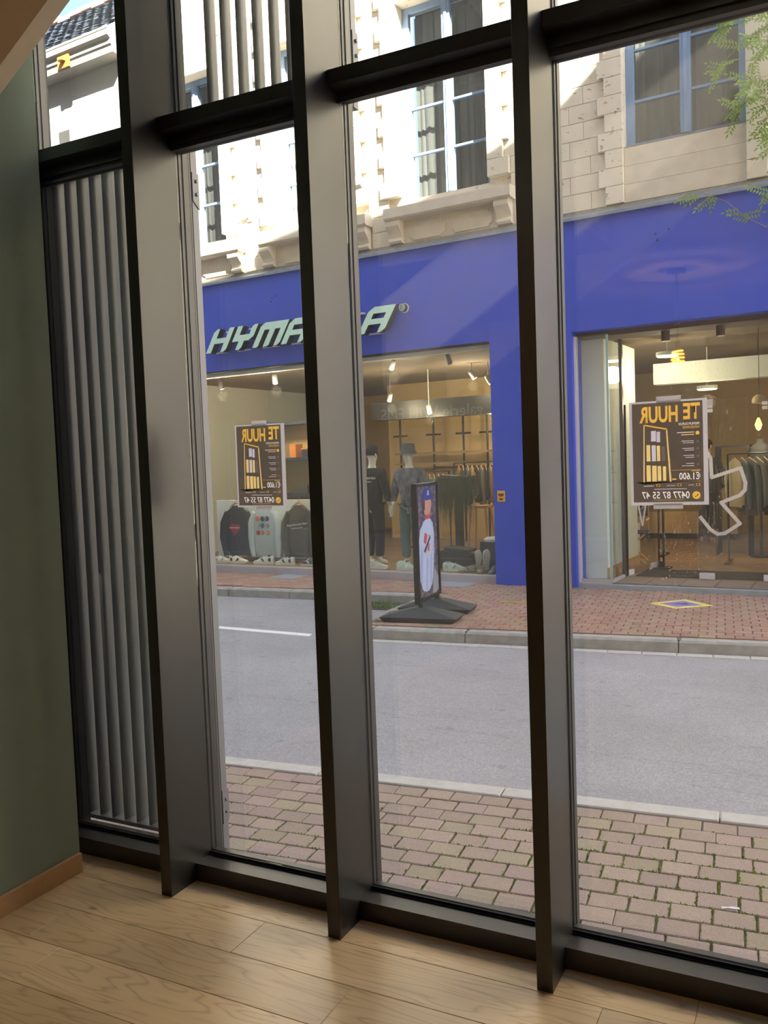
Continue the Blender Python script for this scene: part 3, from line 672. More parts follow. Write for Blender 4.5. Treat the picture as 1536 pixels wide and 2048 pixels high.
# ------------------------------------------------------------------ the shop building opposite
BLUE = mat('bright blue render', srgb(56, 82, 200), rough=.55, var=.05, vscale=2.5, bump=.12, bscale=90)
def stone_mat():
    m = mat('cream painted stone', srgb(222, 212, 192), rough=.85, var=.06, vscale=5, bump=.15, bscale=80, orand=.03)
    N = m.node_tree.nodes; K = m.node_tree.links; p = N['Principled BSDF']; src = p.inputs['Base Color'].links[0].from_socket
    tc = N.new('ShaderNodeTexCoord'); nz = N.new('ShaderNodeTexNoise'); nz.inputs['Scale'].default_value = 11; nz.inputs['Detail'].default_value = 8; nz.inputs['Roughness'].default_value = .65
    mp = N.new('ShaderNodeMapping'); mp.inputs['Scale'].default_value = (1, 1, 1.8); K.new(tc.outputs['Object'], mp.inputs[0]); K.new(mp.outputs[0], nz.inputs['Vector'])
    mr = N.new('ShaderNodeMapRange'); mr.inputs[1].default_value = .615; mr.inputs[2].default_value = .64; K.new(nz.outputs['Fac'], mr.inputs[0])
    mx = N.new('ShaderNodeMix'); mx.data_type = 'RGBA'; mx.inputs[7].default_value = srgb(158, 142, 116); K.new(mr.outputs[0], mx.inputs[0]); K.new(src, mx.inputs[6]); K.new(mx.outputs[2], p.inputs['Base Color'])
    return m
STONE = stone_mat()
STONE2 = mat('cream stone dressing', srgb(214, 204, 184), rough=.85, var=.09, vscale=6, bump=.15, bscale=80)
LEAD = mat('lead flashing', srgb(132, 138, 146), rough=.55, metal=.3, var=.2, vscale=9, bump=.4, bscale=25)
MORTAR = mat('crumbling mortar', srgb(136, 130, 116), rough=.95, var=.25, vscale=16, bump=.6, bscale=40)
BFRAME = mat('faded blue window paint', srgb(126, 152, 186), rough=.6, var=.14, vscale=9, stretch=(1, 1, .3))
CURT = mat('grey net curtain', srgb(84, 82, 78), rough=.9, var=.12, vscale=3, stretch=(6, 6, .3), transl=.3)
CURT2 = mat('pale net curtain', srgb(112, 110, 104), rough=.9, var=.1, vscale=3, stretch=(6, 6, .3), transl=.3)
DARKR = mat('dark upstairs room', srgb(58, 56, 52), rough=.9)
UGLASS = glass('old window glass', 1.7, (.93, .95, .95, 1))

UL, UR = -10.95, 2.2
Z4 = 4.70
WINS = [(-10.25, -8.95, 5.30, 7.93, .2), (-7.90, -6.60, 5.30, 7.93, .2), (-5.78, -4.47, 5.31, 7.93, .2), (-2.72, -1.36, 5.385, 8.0, .12)]
wb = MB()
edges = [UL] + [e for W in WINS for e in W[:2]] + [UR]
for i in range(0, len(edges), 2): wb.box(edges[i], edges[i + 1], .05, .45, Z4, 10.5)
for W in WINS: wb.box(W[0], W[1], .05, .45, Z4, W[2]); wb.box(W[0], W[1], .05, .45, W[3], 10.5)
wb.box(UL, UR, .0, .05, 8.55, 10.5)
wf = fplace(wb.build('wall_opposite', STONE)); tag(wf, 'cream stone upper front above the blue shop', kind='structure')
CH = .2125; nblk = 0
def block(u0, u1, z0, z1, v0):
    MB().cbox(u0 + .002, u1 - .002, v0, .05, z0 + .002, z1 - .002, .005, 'y').build('stone_block', STONE, wf, fix=False)
def fill(u0, u1, z0, z1, k, step=.52):
    off = -(step / 2 if k % 2 else 0); u = u0 + off
    while u < u1 - .03:
        a, b = max(u, u0), min(u + step, u1)
        if u1 - b < .12: b = u1
        if b - a > .03: block(a, b, z0, z1, .0)
        u = b if b == u1 else u + step
for k in range(18):
    z0 = Z4 + .02 + k * CH; z1 = z0 + CH; tooth = .08 if k % 2 else 0
    if z0 > 8.5: break
    cur = UL
    for i, W in enumerate(WINS):
        sw = .22 + tooth
        below = z0 < W[2] - .15
        if below and i < 3:          # apron of the window: left to ledge and panels
            a, b = W[0] - .2, W[1] + .3
            if a > cur: fill(cur, a, z0, z1, k)
            cur = b; continue
        if below:                    # plain wall under the right-hand window
            fill(cur, W[0] - sw, z0, z1, k); block(W[0] - sw, W[0], z0, z1, -.058)
            MB().cbox(W[0] + .002, W[1] - .002, -.01, .05, z0 + .001, z1 - .001, .003, 'y').build('stone_block', STONE2, wf, fix=False)
            block(W[1], W[1] + sw, z0, z1, -.058); cur = W[1] + sw; continue
        fill(cur, W[0] - sw, z0, z1, k); block(W[0] - sw, W[0], z0, z1, -.058)
        if z1 > W[3]: fill(W[0], W[1], max(z0, W[3]), z1, k, .4)
        block(W[1], W[1] + sw, z0, z1, -.058); cur = W[1] + sw
    if z0 < 7.6: fill(cur, -.2, z0, z1, k)
# ledges with consoles and panels under the three left windows
def ledge(u0, u1, cons, panels, lab):
    t = fthing('window_ledge', lab, 'ledge', u0, 0, 4.70)
    L = u1 - u0
    MB().prism([(.05, .49), (-.20, .47), (-.20, .34), (-.17, .32), (.05, .32)], 'x', 0, L).build('sill_stone', STONE2, t)
    MB().box(0, L, .0, .05, .0, .33).build('apron', STONE2, t)
    pr = [(.0, .32), (-.15, .32), (-.17, .29), (-.165, .24), (-.12, .19), (-.075, .15), (-.055, .10), (-.085, .08), (-.09, .05), (-.06, .025), (.0, .02)]
    for c in cons: MB().prism(pr, 'x', c - u0, c - u0 + .2).build('console', STONE2, t)
    for a, b in panels:
        a -= u0; b -= u0; n_ = .05; z0, z1 = .04, .26
        MB().prism([(a + n_, z0), (b - n_, z0), (b - n_, z0 + n_ * .6), (b, z0 + n_), (b, z1 - n_), (b - n_, z1 - n_ * .6), (b - n_, z1), (a + n_, z1), (a + n_, z1 - n_ * .6), (a, z1 - n_), (a, z0 + n_), (a + n_, z0 + n_ * .6)], 'y', -.022, .0).build('panel', STONE2, t)
ledge(-10.4, -8.53, (-10.4, -8.77), ((-10.1, -9.5), (-9.4, -8.83)), 'carved stone ledge under the leftmost upper window opposite')
ledge(-8.15, -6.25, (-8.16, -6.48), ((-7.85, -7.3), (-7.2, -6.6)), 'carved stone ledge under the upper window half hidden by the second fin')
ledge(-5.96, -4.11, (-5.95, -4.35), ((-5.65, -5.13), (-5.02, -4.43)), 'carved stone ledge with two consoles under the middle upper window')
# upstairs windows
def up_window(n_, W, bars, cur, lab):
    u0, u1, z0, z1, v = W
    t = tag(fplace(bpy.data.objects.new('window_%d' % n_, None)), lab, kind='structure'); COL.objects.link(t)
    def bx(nm, a, b, c, d, v0, v1, mt): return MB().cbox(a, b, v0, v1, c, d, .004, 'y').build(nm, mt, t)
    bx('frame_side', u0, u0 + .1, z0, z1, v, v + .07, BFRAME); bx('frame_side', u1 - .09, u1, z0, z1, v, v + .07, BFRAME)
    bx('frame_bottom', u0 + .1, u1 - .09, z0, z0 + .045, v, v + .07, BFRAME); bx('frame_head', u0 + .1, u1 - .09, z1 - .09, z1, v, v + .07, BFRAME)
    mid = (u0 + u1) / 2 + .01
    bx('meeting_stile', mid - .06, mid + .06, z0 + .045, z1 - .09, v - .015, v + .07, BFRAME)
    bx('cover_strip', mid - .02, mid + .02, z0 + .045, z1 - .09, v - .03, v - .015, BFRAME)
    zs = [z0 + .045] + bars + [z1 - .09]
    for a, b in ((u0 + .1, mid - .06), (mid + .06, u1 - .09)):
        for z in bars: bx('glazing_bar', a, b, z - .016, z + .016, v + .01, v + .05, BFRAME)
        for i in range(len(zs) - 1): MB().box(a, b, v + .03, v + .036, zs[i] + (.016 if i else 0), zs[i + 1] - (.016 if i < len(zs) - 2 else 0)).build('pane', UGLASS, t)
    for (a, b, mt, dv) in cur:
        g = MB(); nn = int((b - a) / .03); P_ = [(a + (b - a) * i / nn, v + dv + .12 + .010 * math.sin(i * 1.9) + .006 * math.sin(i * .7)) for i in range(nn + 1)]
        g.loft([[(x, y, z0 + .02) for x, y in P_], [(x + .03 * math.sin(i), y, z1 - .05) for i, (x, y) in enumerate(P_)]], closed=False)
        g.build('curtain', mt, t, smooth=True)
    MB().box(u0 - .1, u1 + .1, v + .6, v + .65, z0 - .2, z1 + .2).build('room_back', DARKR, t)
    bx('sill', u0 - .02, u1 + .02, z0 - .025, z0, v - .10, v + .1, MORTAR if n_ == 13 else STONE2)
up_window(10, WINS[0], [5.95, 6.57, 7.2], [(-10.1, -9.05, CURT, .12)], 'leftmost blue-framed upper window opposite')
up_window(11, WINS[1], [5.95, 6.57, 7.2], [(-7.85, -6.65, CURT2, .12)], 'blue-framed upper window half hidden by the second fin')
up_window(12, WINS[2], [5.945, 6.567, 7.2], [(-5.7, -5.3, CURT2, .1), (-5.05, -4.85, CURT, .15), (-5.25, -4.55, CURT, .3)], 'middle blue-framed upper window opposite')
up_window(13, WINS[3], [5.92, 6.52, 7.15], [(-2.65, -2.1, CURT2, .1), (-2.3, -1.95, CURT, .16), (-1.95, -1.6, CURT2, .1), (-1.7, -1.4, CURT, .2)], 'right-hand blue-framed upper window under the vine')
# little flag holders on the wall
for i, (u, z) in enumerate(((-6.35, 5.55), (-8.42, 5.52), (-3.55, 5.15))):
    b = MB(); b.tube([(0, .0, 0), (-.02, -.10, .12), (-.03, -.16, .2)], .022, 8); b.box(-.04, .04, -.012, .01, -.05, .06)
    o = tag(b.build('flag_holder', STONE2), ['painted flag holder between the second and middle upper windows', 'painted flag holder beside the leftmost upper window', 'painted flag holder on the peeling wall at the right'][i], 'flag holder'); place(o, far(u, -.01, z), FA)
# lead flashing between stone and blue
t = tag(fplace(MB().prism([(.05, 4.73), (-.03, 4.71), (-.05, 4.66), (.05, 4.60)], 'x', UL, UR).build('trim_20', MORTAR)), 'crumbling mortar strip above the blue fascia', kind='structure')
u = UL; i = 0
while u < UR:
    L = 1.7; e = min(u + L, UR); dz = .006 * (i % 3)
    MB().prism([(.0, 4.672 + dz), (-.06, 4.66 + dz), (-.135, 4.62), (-.14, 4.588), (-.125, 4.588), (-.0, 4.63)], 'x', u, e).build('flashing_sheet', LEAD, t); u = e; i += 1
# blue shopfront
sf = MB(); sf.box(UL, UR, -.09, .12, 3.25, 4.605); sfo = tag(fplace(sf.build('wall_shopfront', BLUE)), 'bright blue fascia of the shop', kind='structure')
MB().box(-4.492, -3.392, -.09, .30, .05, 3.25).build('pillar', BLUE, sfo)
MB().cbox(UL, -10.5, -.09, .30, .05, 3.25, .006, 'y').build('pillar', BLUE, sfo); MB().cbox(1.2, UR, -.09, .7, .05, 3.25, .006, 'y').build('pillar', BLUE, sfo)
MB().box(UL, -4.492, -.085, .0, 3.225, 3.25).build('drip_edge', BLACKM, sfo)
SOFF = mat('brown soffit', srgb(84, 66, 60), rough=.8)
MB().box(-3.39, 1.2, .12, .62, 3.19, 3.27).build('soffit', SOFF, sfo)
for i, (a, b) in enumerate(((-8.0, 4.25), (-7.93, 4.27), (-8.02, 4.20), (-2.35, 4.28), (-2.2, 4.31), (-2.33, 4.2))):
    d = MB().lathe([(0, 0), (.012, 0), (.012, .004), (0, .004)], 8).build('drill_hole', GASKET, sfo); d.location = (a, -.091, b); d.rotation_euler = (PI / 2, 0, 0)

# --- lettering
MINT = mat('mint letter face', srgb(208, 246, 226), rough=.5); LBLK = mat('black letter side', srgb(34, 36, 38), rough=.5, var=.2, vscale=60)
LWH = mat('white letter rail', srgb(214, 208, 214), rough=.5)
GL = {'H': [[(0, 0), (.25, 0), (.25, .38), (.75, .38), (.75, 0), (.9, 0), (1, .1), (1, 1), (.75, 1), (.75, .6), (.25, .6), (.25, 1), (.12, 1), (0, .86)]],
      'Y': [[(0, 1), (0, .36), (.34, .36), (.34, 0), (.52, 0), (.6, .1), (.6, .36), (.82, .36), (1, .52), (1, 1), (.84, 1), (.75, .92), (.75, .62), (.25, .62), (.25, 1)]],
      'M': [[(0, 0), (.15, 0), (.2, .06), (.2, .7), (.4, .7), (.4, 0), (.55, 0), (.6, .06), (.6, .7), (.8, .7), (.8, 0), (.92, 0), (1, .12), (1, 1), (.12, 1), (0, .85)]],
      'A': [[(0, 0), (.25, 0), (.25, .33), (.75, .33), (.75, 0), (.88, 0), (1, .14), (1, .54), (0, .54)], [(0, .54), (.25, .54), (.25, .74), (0, .74)], [(.75, .54), (1, .54), (1, .74), (.75, .74)], [(0, .74), (1, .74), (1, 1), (.17, 1), (0, .82)]],
      'L': [[(0, 1), (0, 0), (.86, 0), (1, .14), (1, .27), (.25, .27), (.25, 1)]]}
sg = fthing('shop_sign', 'mint lettering with black sides standing off the blue fascia', 'sign', -9.205, -.09, 3.515)
LH, SL = .35, .62
for ch, x0, w_ in (('H', 0.0, .385), ('Y', .455, .39), ('M', .92, .50), ('A', 1.46, .40), ('L', 1.91, .36), ('L', 2.35, .36), ('A', 2.81, .41)):
    f = lambda p: (x0 + p[0] * w_ + p[1] * LH * SL, p[1] * LH)
    a = MB(); b = MB()
    for pg in GL[ch]:
        q = [f(p) for p in pg]; a.prism(q, 'y', -.17, -.05); b.prism(q, 'y', -.174, -.170)
    lt = a.build('letter', LBLK, sg); b.build('letter_face', MINT, lt)
    r_ = MB(); c0 = x0 + .2 * w_; r_.box(c0 + .0, c0 + .6 * w_, -.05, -.0, .0, .018); r_.build('rail', LWH, lt)
    if ch in 'HYL': r_ = MB(); c0 = x0 + .35 * w_ + LH * SL * .85; r_.box(c0, c0 + .5 * w_, -.05, -.0, .30, .325); r_.build('rail', LWH, lt)
d = MB().lathe([(0, 0), (.055, 0), (.055, .08), (0, .08)], 24).build('trademark_disc', LBLK, sg); d.location = (3.52, -.08, .295); d.rotation_euler = (PI / 2, 0, 0)
MB().lathe([(0, .08), (.05, .08), (.05, .085), (0, .085)], 24).build('disc_face', PWHITE, d)
MB().lathe([(.056, 0), (.066, 0), (.066, .02), (.056, .02)], 24).build('disc_rim', LWH, d)
MINTD = mat('mint print', srgb(120, 170, 140), rough=.5)
tx = link('lettering', fit(text_mesh('R', .1, MINTD, extrude=.002), .045, .06), d); tx.location = (0, 0, .087)
# house number plate
np_ = fthing('number_plate', 'small yellow plate on the blue pillar', 'plate', -4.385, -.092, 1.15); YP = mat('yellow enamel', srgb(226, 170, 64), rough=.5)
MB().cbox(-.053, .053, -.008, 0, 0, .145, .003, 'y').build('plate', YP, np_)
mk = MB(); mk.box(-.035, .035, -.0095, -.008, .095, .1); mk.box(-.035, -.02, -.0095, -.008, .075, .11); mk.box(-.012, .012, -.0095, -.008, .07, .105); mk.box(.02, .036, -.0095, -.008, .075, .11); mk.build('mark', BLACKM, np_)
mk = MB(); mk.box(-.025, .025, -.0095, -.008, .025, .045); mk.build('mark', BLACKM, np_)

# ------------------------------------------------------------------ our own row of houses (shades the street, mirrors in the shop panes)
OBR = mat('brown brick', srgb(172, 138, 108), rough=.9, var=.12, vscale=9, bump=.3, bscale=40)
OCON = mat('pale render', srgb(158, 150, 138), rough=.9, var=.05, vscale=2)
OTER = mat('terracotta sign board', srgb(196, 140, 112), rough=.7)
ob = MB(); ob.box(-3.6, 5.0, 2.72, 3.02, 6.0, 9.0); ob.box(-3.6, -3.217, 2.66, 2.95, -.02, 6); ob.box(XR[6], 5.0, 2.66, 2.95, -.02, 6)
tag(ob.build('wall_front', OCON), 'outer front of our own house above and beside the glazing', kind='structure')
top = [(-30, 9.0), (10.0, 9.0), (10.0, 15.6), (8.6, 17.0), (7.5, 17.6), (5.9, 16.7), (4.9, 15.95), (4.05, 15.62), (1.75, 15.2), (-.75, 14.98), (-30, 14.9)]
tag(MB().prism(top, 'y', -5.0, 3.0).build('wall_upper_row', OCON), 'upper storeys of the row of houses on our side', kind='structure')
tag(MB().box(-30, -3.6, 2.3, 2.95, -.02, 9.0).build('wall_neighbour', OCON), 'front of the house next door on our side of the street', kind='structure')
tag(MB().box(5.0, 10.0, 2.3, 2.95, -.02, 9.0).build('wall_neighbour_right', OBR), 'brick front of the other house next door', kind='structure')
tag(MB().box(-30, 10.0, -5.2, -5.0, 0, 9.0).build('wall_rear', OCON), kind='structure')
SIGNW = mat('pale sign lettering', srgb(226, 222, 212), rough=.6); SIGND = mat('dark sign board', srgb(70, 66, 62), rough=.7)
gs = thing('gallery_sign', 'dark sign board reading galerie WILLEMS mirrored in the shop glass', 'sign', (-9.2, 2.95, 2.55))
MB().box(-2.2, 1.6, 0, .06, 0, .62).build('board', SIGND, gs)
put_text('galerie WILLEMS', .42, SIGNW, gs, (-.3, .065, .32), (PI / 2, 0, PI), extrude=.01, sx=1.0)
hs_ = thing('town_sign', 'terracotta board reading hasselt mirrored in the shop glass', 'sign', (-16.0, 2.95, 2.95))
MB().box(-1.6, 1.2, 0, .06, 0, 1.4).build('board', OTER, hs_)
put_text('hasselt', .34, SIGND, hs_, (-.4, .065, .30), (PI / 2, 0, PI), extrude=.01)
nb = tag(MB().box(-7.6, -4.9, 2.95, 2.99, 1.6, 4.1).build('wall_brick_panel', OBR), 'brick panel of the house next door', kind='structure')
BRM = MB().cbox(0, .205, -.012, 0, 0, .058, .002, 'y').mesh('brick', OBR)
BRM.transform(Matrix.Rotation(PI, 4, 'Z'))
for r in range(20):
    for c in range(12):
        o = link('brick', BRM, nb); o.location = (-4.95 - c * .218 - (.109 if r % 2 else 0), 2.991, 1.75 + r * .07 * 1.6)
        o.scale = (1, 1, 1.6)

# ------------------------------------------------------------------ house further left on the far side
PLAST = mat('white plaster', srgb(146, 144, 140), rough=.9); CORN = mat('grey cornice paint', srgb(128, 124, 118), rough=.8)
SLATE = mat('grey blue roof tile', srgb(98, 106, 120), rough=.75, var=.2, vscale=4); TERR = mat('ridge terracotta', srgb(196, 150, 122), rough=.8, var=.2, vscale=6)
hb = MB(); hb.box(-40, UL, .0, .5, -.02, 8.91); wh = tag(fplace(hb.build('wall_far_left', PLAST)), 'white plastered house front further left', kind='structure')
UE = -10.87
c_ = MB().prism([(.0, 8.55), (-.28, 8.55), (-.30, 8.65), (-.32, 8.67), (-.32, 8.75), (-.38, 8.79), (-.38, 8.88), (-.36, 8.91), (.0, 8.91)], 'x', -40, UE).build('cornice', CORN, wh)
MB().prism([(-.375, 8.875), (-.39, 8.89), (-.39, 8.92), (-.36, 8.92)], 'x', -40, UE + .01).build('gutter_lip', mat('pale gutter lip', srgb(226, 216, 190), rough=.5), wh)
ORN = MB(); ORN.box(-.14, .14, -.03, 0, -.10, .10); ORN.lathe([(0, 0), (.07, 0), (.05, .02), (0, .03)], 10, (0, -.05, 0)); o = ORN.build('ornament', mat('gilded ornament', srgb(170, 122, 54), rough=.5), wh); o.location = (-11.98, -.32, 8.65)
rs, re = Vector((-.36, 8.92)), Vector((2.2, 11.15))
nrow = 22
sl = MB(); sl.prism([(-.36, 8.89), (2.2, 11.12), (2.3, 11.0), (.2, 8.89)], 'x', -40, UE - .1); roof = sl.build('roof', SLATE, wh)
tl = MB()
for r in range(nrow):
    a = rs.lerp(re, r / nrow); b = rs.lerp(re, (r + 1.25) / nrow)
    for c in range(26):
        u0 = UE - .1 - (c + 1) * .24 - (.12 if r % 2 else 0); h = random.uniform(.018, .03)
        tl.loft([[(u0, a.x, a.y + h + .01), (u0 + .06, a.x, a.y + h + .018), (u0 + .17, a.x, a.y + h + .018), (u0 + .232, a.x, a.y + h + .01)], [(u0, b.x, b.y), (u0 + .06, b.x, b.y + .008), (u0 + .17, b.x, b.y + .008), (u0 + .232, b.x, b.y)]], closed=False)
tag(tl.build('roof_tile', SLATE, wh, fix=False), kind='stuff')
for c in range(18):
    o = MB().prism([(-.13, -.06), (-.1, .05), (0, .1), (.1, .05), (.13, -.06)], 'x', 0, .36).build('ridge_tile', TERR, wh); o.location = (UE - .3 - (c + 1) * .34, 2.2, 11.16 + random.uniform(-.02, .03))
wn_ = fplace(MB().box(-12.6, -12.25, -.03, 0, 6.3, 7.75).build('window_14', CORN)); tag(wn_, kind='structure')
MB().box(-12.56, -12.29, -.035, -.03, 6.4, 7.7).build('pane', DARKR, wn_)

wr_ = MB(); wr_.box(UR, 24, -.05, .4, -.02, 10.5); wr_ = tag(fplace(wr_.build('wall_far_right', STONE2)), 'cream house front further right on the far side', kind='structure')
for i in range(4):
    for z_ in (.9, 5.4):
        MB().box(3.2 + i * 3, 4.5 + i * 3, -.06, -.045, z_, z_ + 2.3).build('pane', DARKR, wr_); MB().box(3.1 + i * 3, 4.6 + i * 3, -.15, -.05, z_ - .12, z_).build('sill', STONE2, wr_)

# ------------------------------------------------------------------ inside the shop
SFL = wood('shop floor board', srgb(146, 118, 92), srgb(132, 104, 80), srgb(100, 76, 56), 1.0, .45, rings=False)
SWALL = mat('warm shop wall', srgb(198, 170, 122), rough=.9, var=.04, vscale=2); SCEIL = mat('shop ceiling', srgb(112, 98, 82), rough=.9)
SWHITE = mat('white display paint', srgb(232, 238, 234), rough=.7); SGREY = mat('pale grey display wall', srgb(196, 200, 192), rough=.8); NAVY = mat('navy shelf', srgb(46, 52, 74), rough=.6)
fo = fplace(MB().box(-11.3, 2.2, .62, 9.0, -.3, .105).build('floor_shop', SOFF)); tag(fo, 'brown wooden shop floor', kind='structure')
for r in range(28):
    for c in range(7):
        L = 1.9; a = -11.2 + c * L + (r % 3) * .63; e = min(a + L, 2.1)
        if a < 2.0: b = MB().cbox(.001, e - a - .001, .001, .299, 0, .015, .0015).build('plank', SFL, fo); b.location = (a, .62 + r * .3, .105)
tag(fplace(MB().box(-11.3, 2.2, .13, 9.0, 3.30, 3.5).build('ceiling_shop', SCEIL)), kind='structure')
tag(fplace(MB().box(-11.3, 2.2, 7.2, 7.4, .1, 3.3).build('wall_shop_back', SWALL)), kind='structure')
tag(fplace(MB().box(-11.4, -11.2, .3, 7.2, .1, 3.3).build('wall_shop_left', SGREY)), kind='structure')
tag(fplace(MB().box(2.0, 2.2, .7, 7.2, .1, 3.3).build('wall_shop_right', SWALL)), kind='structure')
tag(fplace(MB().box(-9.0, -4.2, 5.0, 5.1, .12, 3.3).build('wall_shop_inner', SWALL)), 'warm lit inner wall of the shop', kind='structure')
# plinth of the shop window, pane and frames
PLINTH = mat('grey stone plinth', srgb(176, 170, 172), rough=.7, var=.05, vscale=8)
pl_ = tag(fplace(MB().cbox(-10.5, -4.492, -.02, .12, .0, .155, .006).build('trim_21', PLINTH)), 'grey stone plinth under the big shop window', kind='structure')
tag(fplace(MB().box(-10.5, -4.492, .12, 1.0, .0, .15).build('floor_display', SFL)), 'wooden display floor behind the big shop window', kind='structure')
w20 = tag(fplace(MB().box(-10.5, -4.492, .0, .1, 3.17, 3.25).build('window_20', SGREY)), 'big display window of the shop', kind='structure')
MB().box(-10.5, -4.50, .03, .042, .155, 3.17).build('glass_pane', SGLASS, w20); MB().box(-4.52, -4.492, .0, .08, .155, 3.17).build('frame_side', STEEL, w20)
# entrance: step, mats, side glass, open and closed leaf
stp = tag(fplace(MB().box(-3.39, 1.2, -.04, .62, -.02, .10).build('step', BSTONE)), 'blue stone entrance step', kind='structure')
TILE = mat('brown step tile', srgb(124, 108, 98), rough=.6, var=.12, vscale=9)
for i in range(11):
    b = MB().cbox(.004, .396, .05, .60, 0, .018, .003).build('tile', TILE, stp); b.location = (-2.98 + i * .4, 0, .10)
b = MB().cbox(0, .4, .0, .60, 0, .018, .003).build('tile', PLINTH, stp); b.location = (-3.385, -.03, .10)
w21 = tag(fplace(MB().box(-3.39, -3.36, -.02, .06, .118, 3.2).build('window_21', LWH)), 'narrow corner pane left of the shop door', kind='structure')
MB().box(-3.36, -2.975, .0, .012, .12, 3.19).build('glass_pane', SGLASS, w21); MB().box(-2.985, -2.973, .012, .60, .12, 3.19).build('glass_pane', SGLASS, w21)
MB().box(-2.99, -2.965, -.004, .018, .12, 3.19).build('corner_edge', mat('green glass edge', srgb(150, 182, 180), rough=.3), w21); MB().box(-3.36, -2.97, -.01, .03, .118, .16).build('rail', PLINTH, w21); MB().box(-2.995, -2.955, .58, .64, .118, 3.19).build('post', STEEL, w21)
MB().box(-3.0, -2.96, .03, .58, .118, .15).build('rail', PLINTH, w21)
d2 = tag(fplace(MB().box(-2.06, -1.12, .60, .612, .125, 2.35).build('door_2', SGLASS)), 'closed glass leaf of the shop door with the white outline logo', kind='structure')
for a, b_, c, e in ((-2.04, -1.86, .125, .20), (-2.04, -1.86, 2.28, 2.35), (-1.30, -1.12, .125, .20)): MB().box(a, b_, .585, .627, c, e).build('patch_fitting', LWH, d2)
for a, e in ((-1.925, -1.86), (-1.30, -1.24)):
    for z in (2.19, 2.245): MB().box(a, e, .594, .598, z, z + .04).build('sticker_bar', PWHITE, d2)
lg = [(-1.925, 1.69), (-1.89, 1.63), (-1.88, 1.39), (-1.548, 1.498), (-1.494, 1.32), (-1.50, 1.23), (-1.56, 1.165), (-1.775, 1.08), (-1.561, .822), (-1.735, .70), (-1.82, .69), (-1.90, .74), (-2.02, .90)]
lgm = MB()
for i in range(len(lg) - 1):
    a, b_ = Vector(lg[i]), Vector(lg[i + 1]); d_ = (b_ - a).normalized(); n_ = Vector((-d_.y, d_.x)) * .021; a2, b2 = a - d_ * .012, b_ + d_ * .012
    lgm.prism([tuple(a2 + n_), tuple(b2 + n_), tuple(b2 - n_), tuple(a2 - n_)], 'y', .594 - .0002 * i, .5975)
lgm.build('logo_outline', PWHITE, d2)
d3 = tag(bpy.data.objects.new('door_3', None), 'open glass leaf of the shop door', kind='structure'); COL.objects.link(d3); place(d3, far(-2.93, .62, .13), FA + math.radians(80))
MB().box(0, .92, 0, .012, 0, 2.22).build('leaf', SGLASS, d3)
MB().box(0, .16, -.012, .024, 0, .07).build('patch_fitting', LWH, d3); MB().box(.74, .92, -.012, .024, 0, .07).build('patch_fitting', LWH, d3); MB().box(-.01, .004, -.006, .018, 0, 2.22).build('seal', GASKET, d3)
MB().tube([(.3, -.004, 1.2), (.32, -.004, .95), (.45, -.004, .62), (.6, -.004, .95), (.62, -.004, 1.2)], .012, 6).build('logo_outline', PWHITE, d3)
tag(fplace(MB().box(-2.95, 1.2, .585, .63, 2.36, 3.19).build('window_22', SGLASS)), 'fixed glass above the shop door', kind='structure')
tag(fplace(MB().box(-1.11, 1.2, .60, .612, .12, 2.35).build('window_23', SGLASS)), 'fixed pane right of the shop door', kind='structure')
MATD = mat('dark entrance mat', srgb(52, 50, 48), rough=.95, var=.2, vscale=80)
tag(fplace(MB().cbox(-2.85, .9, .66, 1.35, .12, .13, .003).build('door_mat', MATD)), 'dark mat just inside the shop door', 'mat')
tag(fplace(MB().box(-3.42, -3.12, .35, 1.9, .12, 3.2).build('wall_shop_door', SWHITE)), 'white wall end left of the shop door', kind='structure')
tag(fplace(MB().box(-3.13, -3.10, .35, 1.9, .12, .26).build('baseboard_shop', OAKTRIM)), kind='structure')
tag(fplace(MB().box(-3.0, 2.0, 2.5, 2.75, 2.72, 3.02).build('trim_22', SWHITE)), 'white bulkhead under the shop ceiling behind the door', kind='structure')
tag(fplace(MB().box(-8.2, -5.2, 3.0, 3.3, 2.48, 2.80).build('trim_23', BLACKM)), 'dark bulkhead under the shop ceiling', kind='structure')

# --- lamps
WARM = mat('lit warm lens', (1, .78, .48, 1), emit=10.0); WARMD = mat('lit ceiling disc', (1, .86, .6, 1), emit=4.0)
def lamp_light(parent, e, z=-.12, size=.08):
    e *= .5
    d = bpy.data.lights.new('lamp_light', 'POINT'); d.energy = e; d.color = (1, .78, .5); d.shadow_soft_size = size
    o = bpy.data.objects.new('lamp_light', d); COL.objects.link(o); o.parent = parent; o.location = (0, 0, z)
SPOTG = mat('grey spotlight housing', srgb(130, 132, 130), rough=.5)
def spot(u, v, z, lab, ry, lit, e=0.0, hm=None):
    t = fthing('spotlight', lab, 'lamp', u, v, z); hm = hm or SPOTG
    MB().tube([(0, 0, .0), (0, 0, 3.30 - z)], .008, 6).build('stem', hm, t)
    h = MB().lathe([(0, .06), (.036, .06), (.042, .03), (.042, -.09), (.0, -.09)], 14).build('housing', hm, t); h.rotation_euler = (.35, ry, 0)
    MB().lathe([(0, -.091), (.036, -.091), (.036, -.094), (0, -.094)], 14).build('lens', WARM if lit else BLACKM, h)
    if e: lamp_light(t, e, -.2)
spot(-9.47, .35, 3.11, 'small dark ceiling spot in the shop window corner above the left poster', 0, True, 75, BLACKM)
spot(-6.46, .8, 3.20, 'grey ceiling spot tilted left below the sign in the shop window', .6, True, 30)
spot(-5.53, .8, 3.20, 'grey ceiling spot pointing down right of the sign in the shop window', -.2, False)
spot(-7.5, 2.5, 2.86, 'glowing shop spot left above the dark bulkhead', .5, True, 55)
spot(-5.93, 2.5, 3.12, 'glowing shop spot high at the right of the display window', -.5, True, 55)
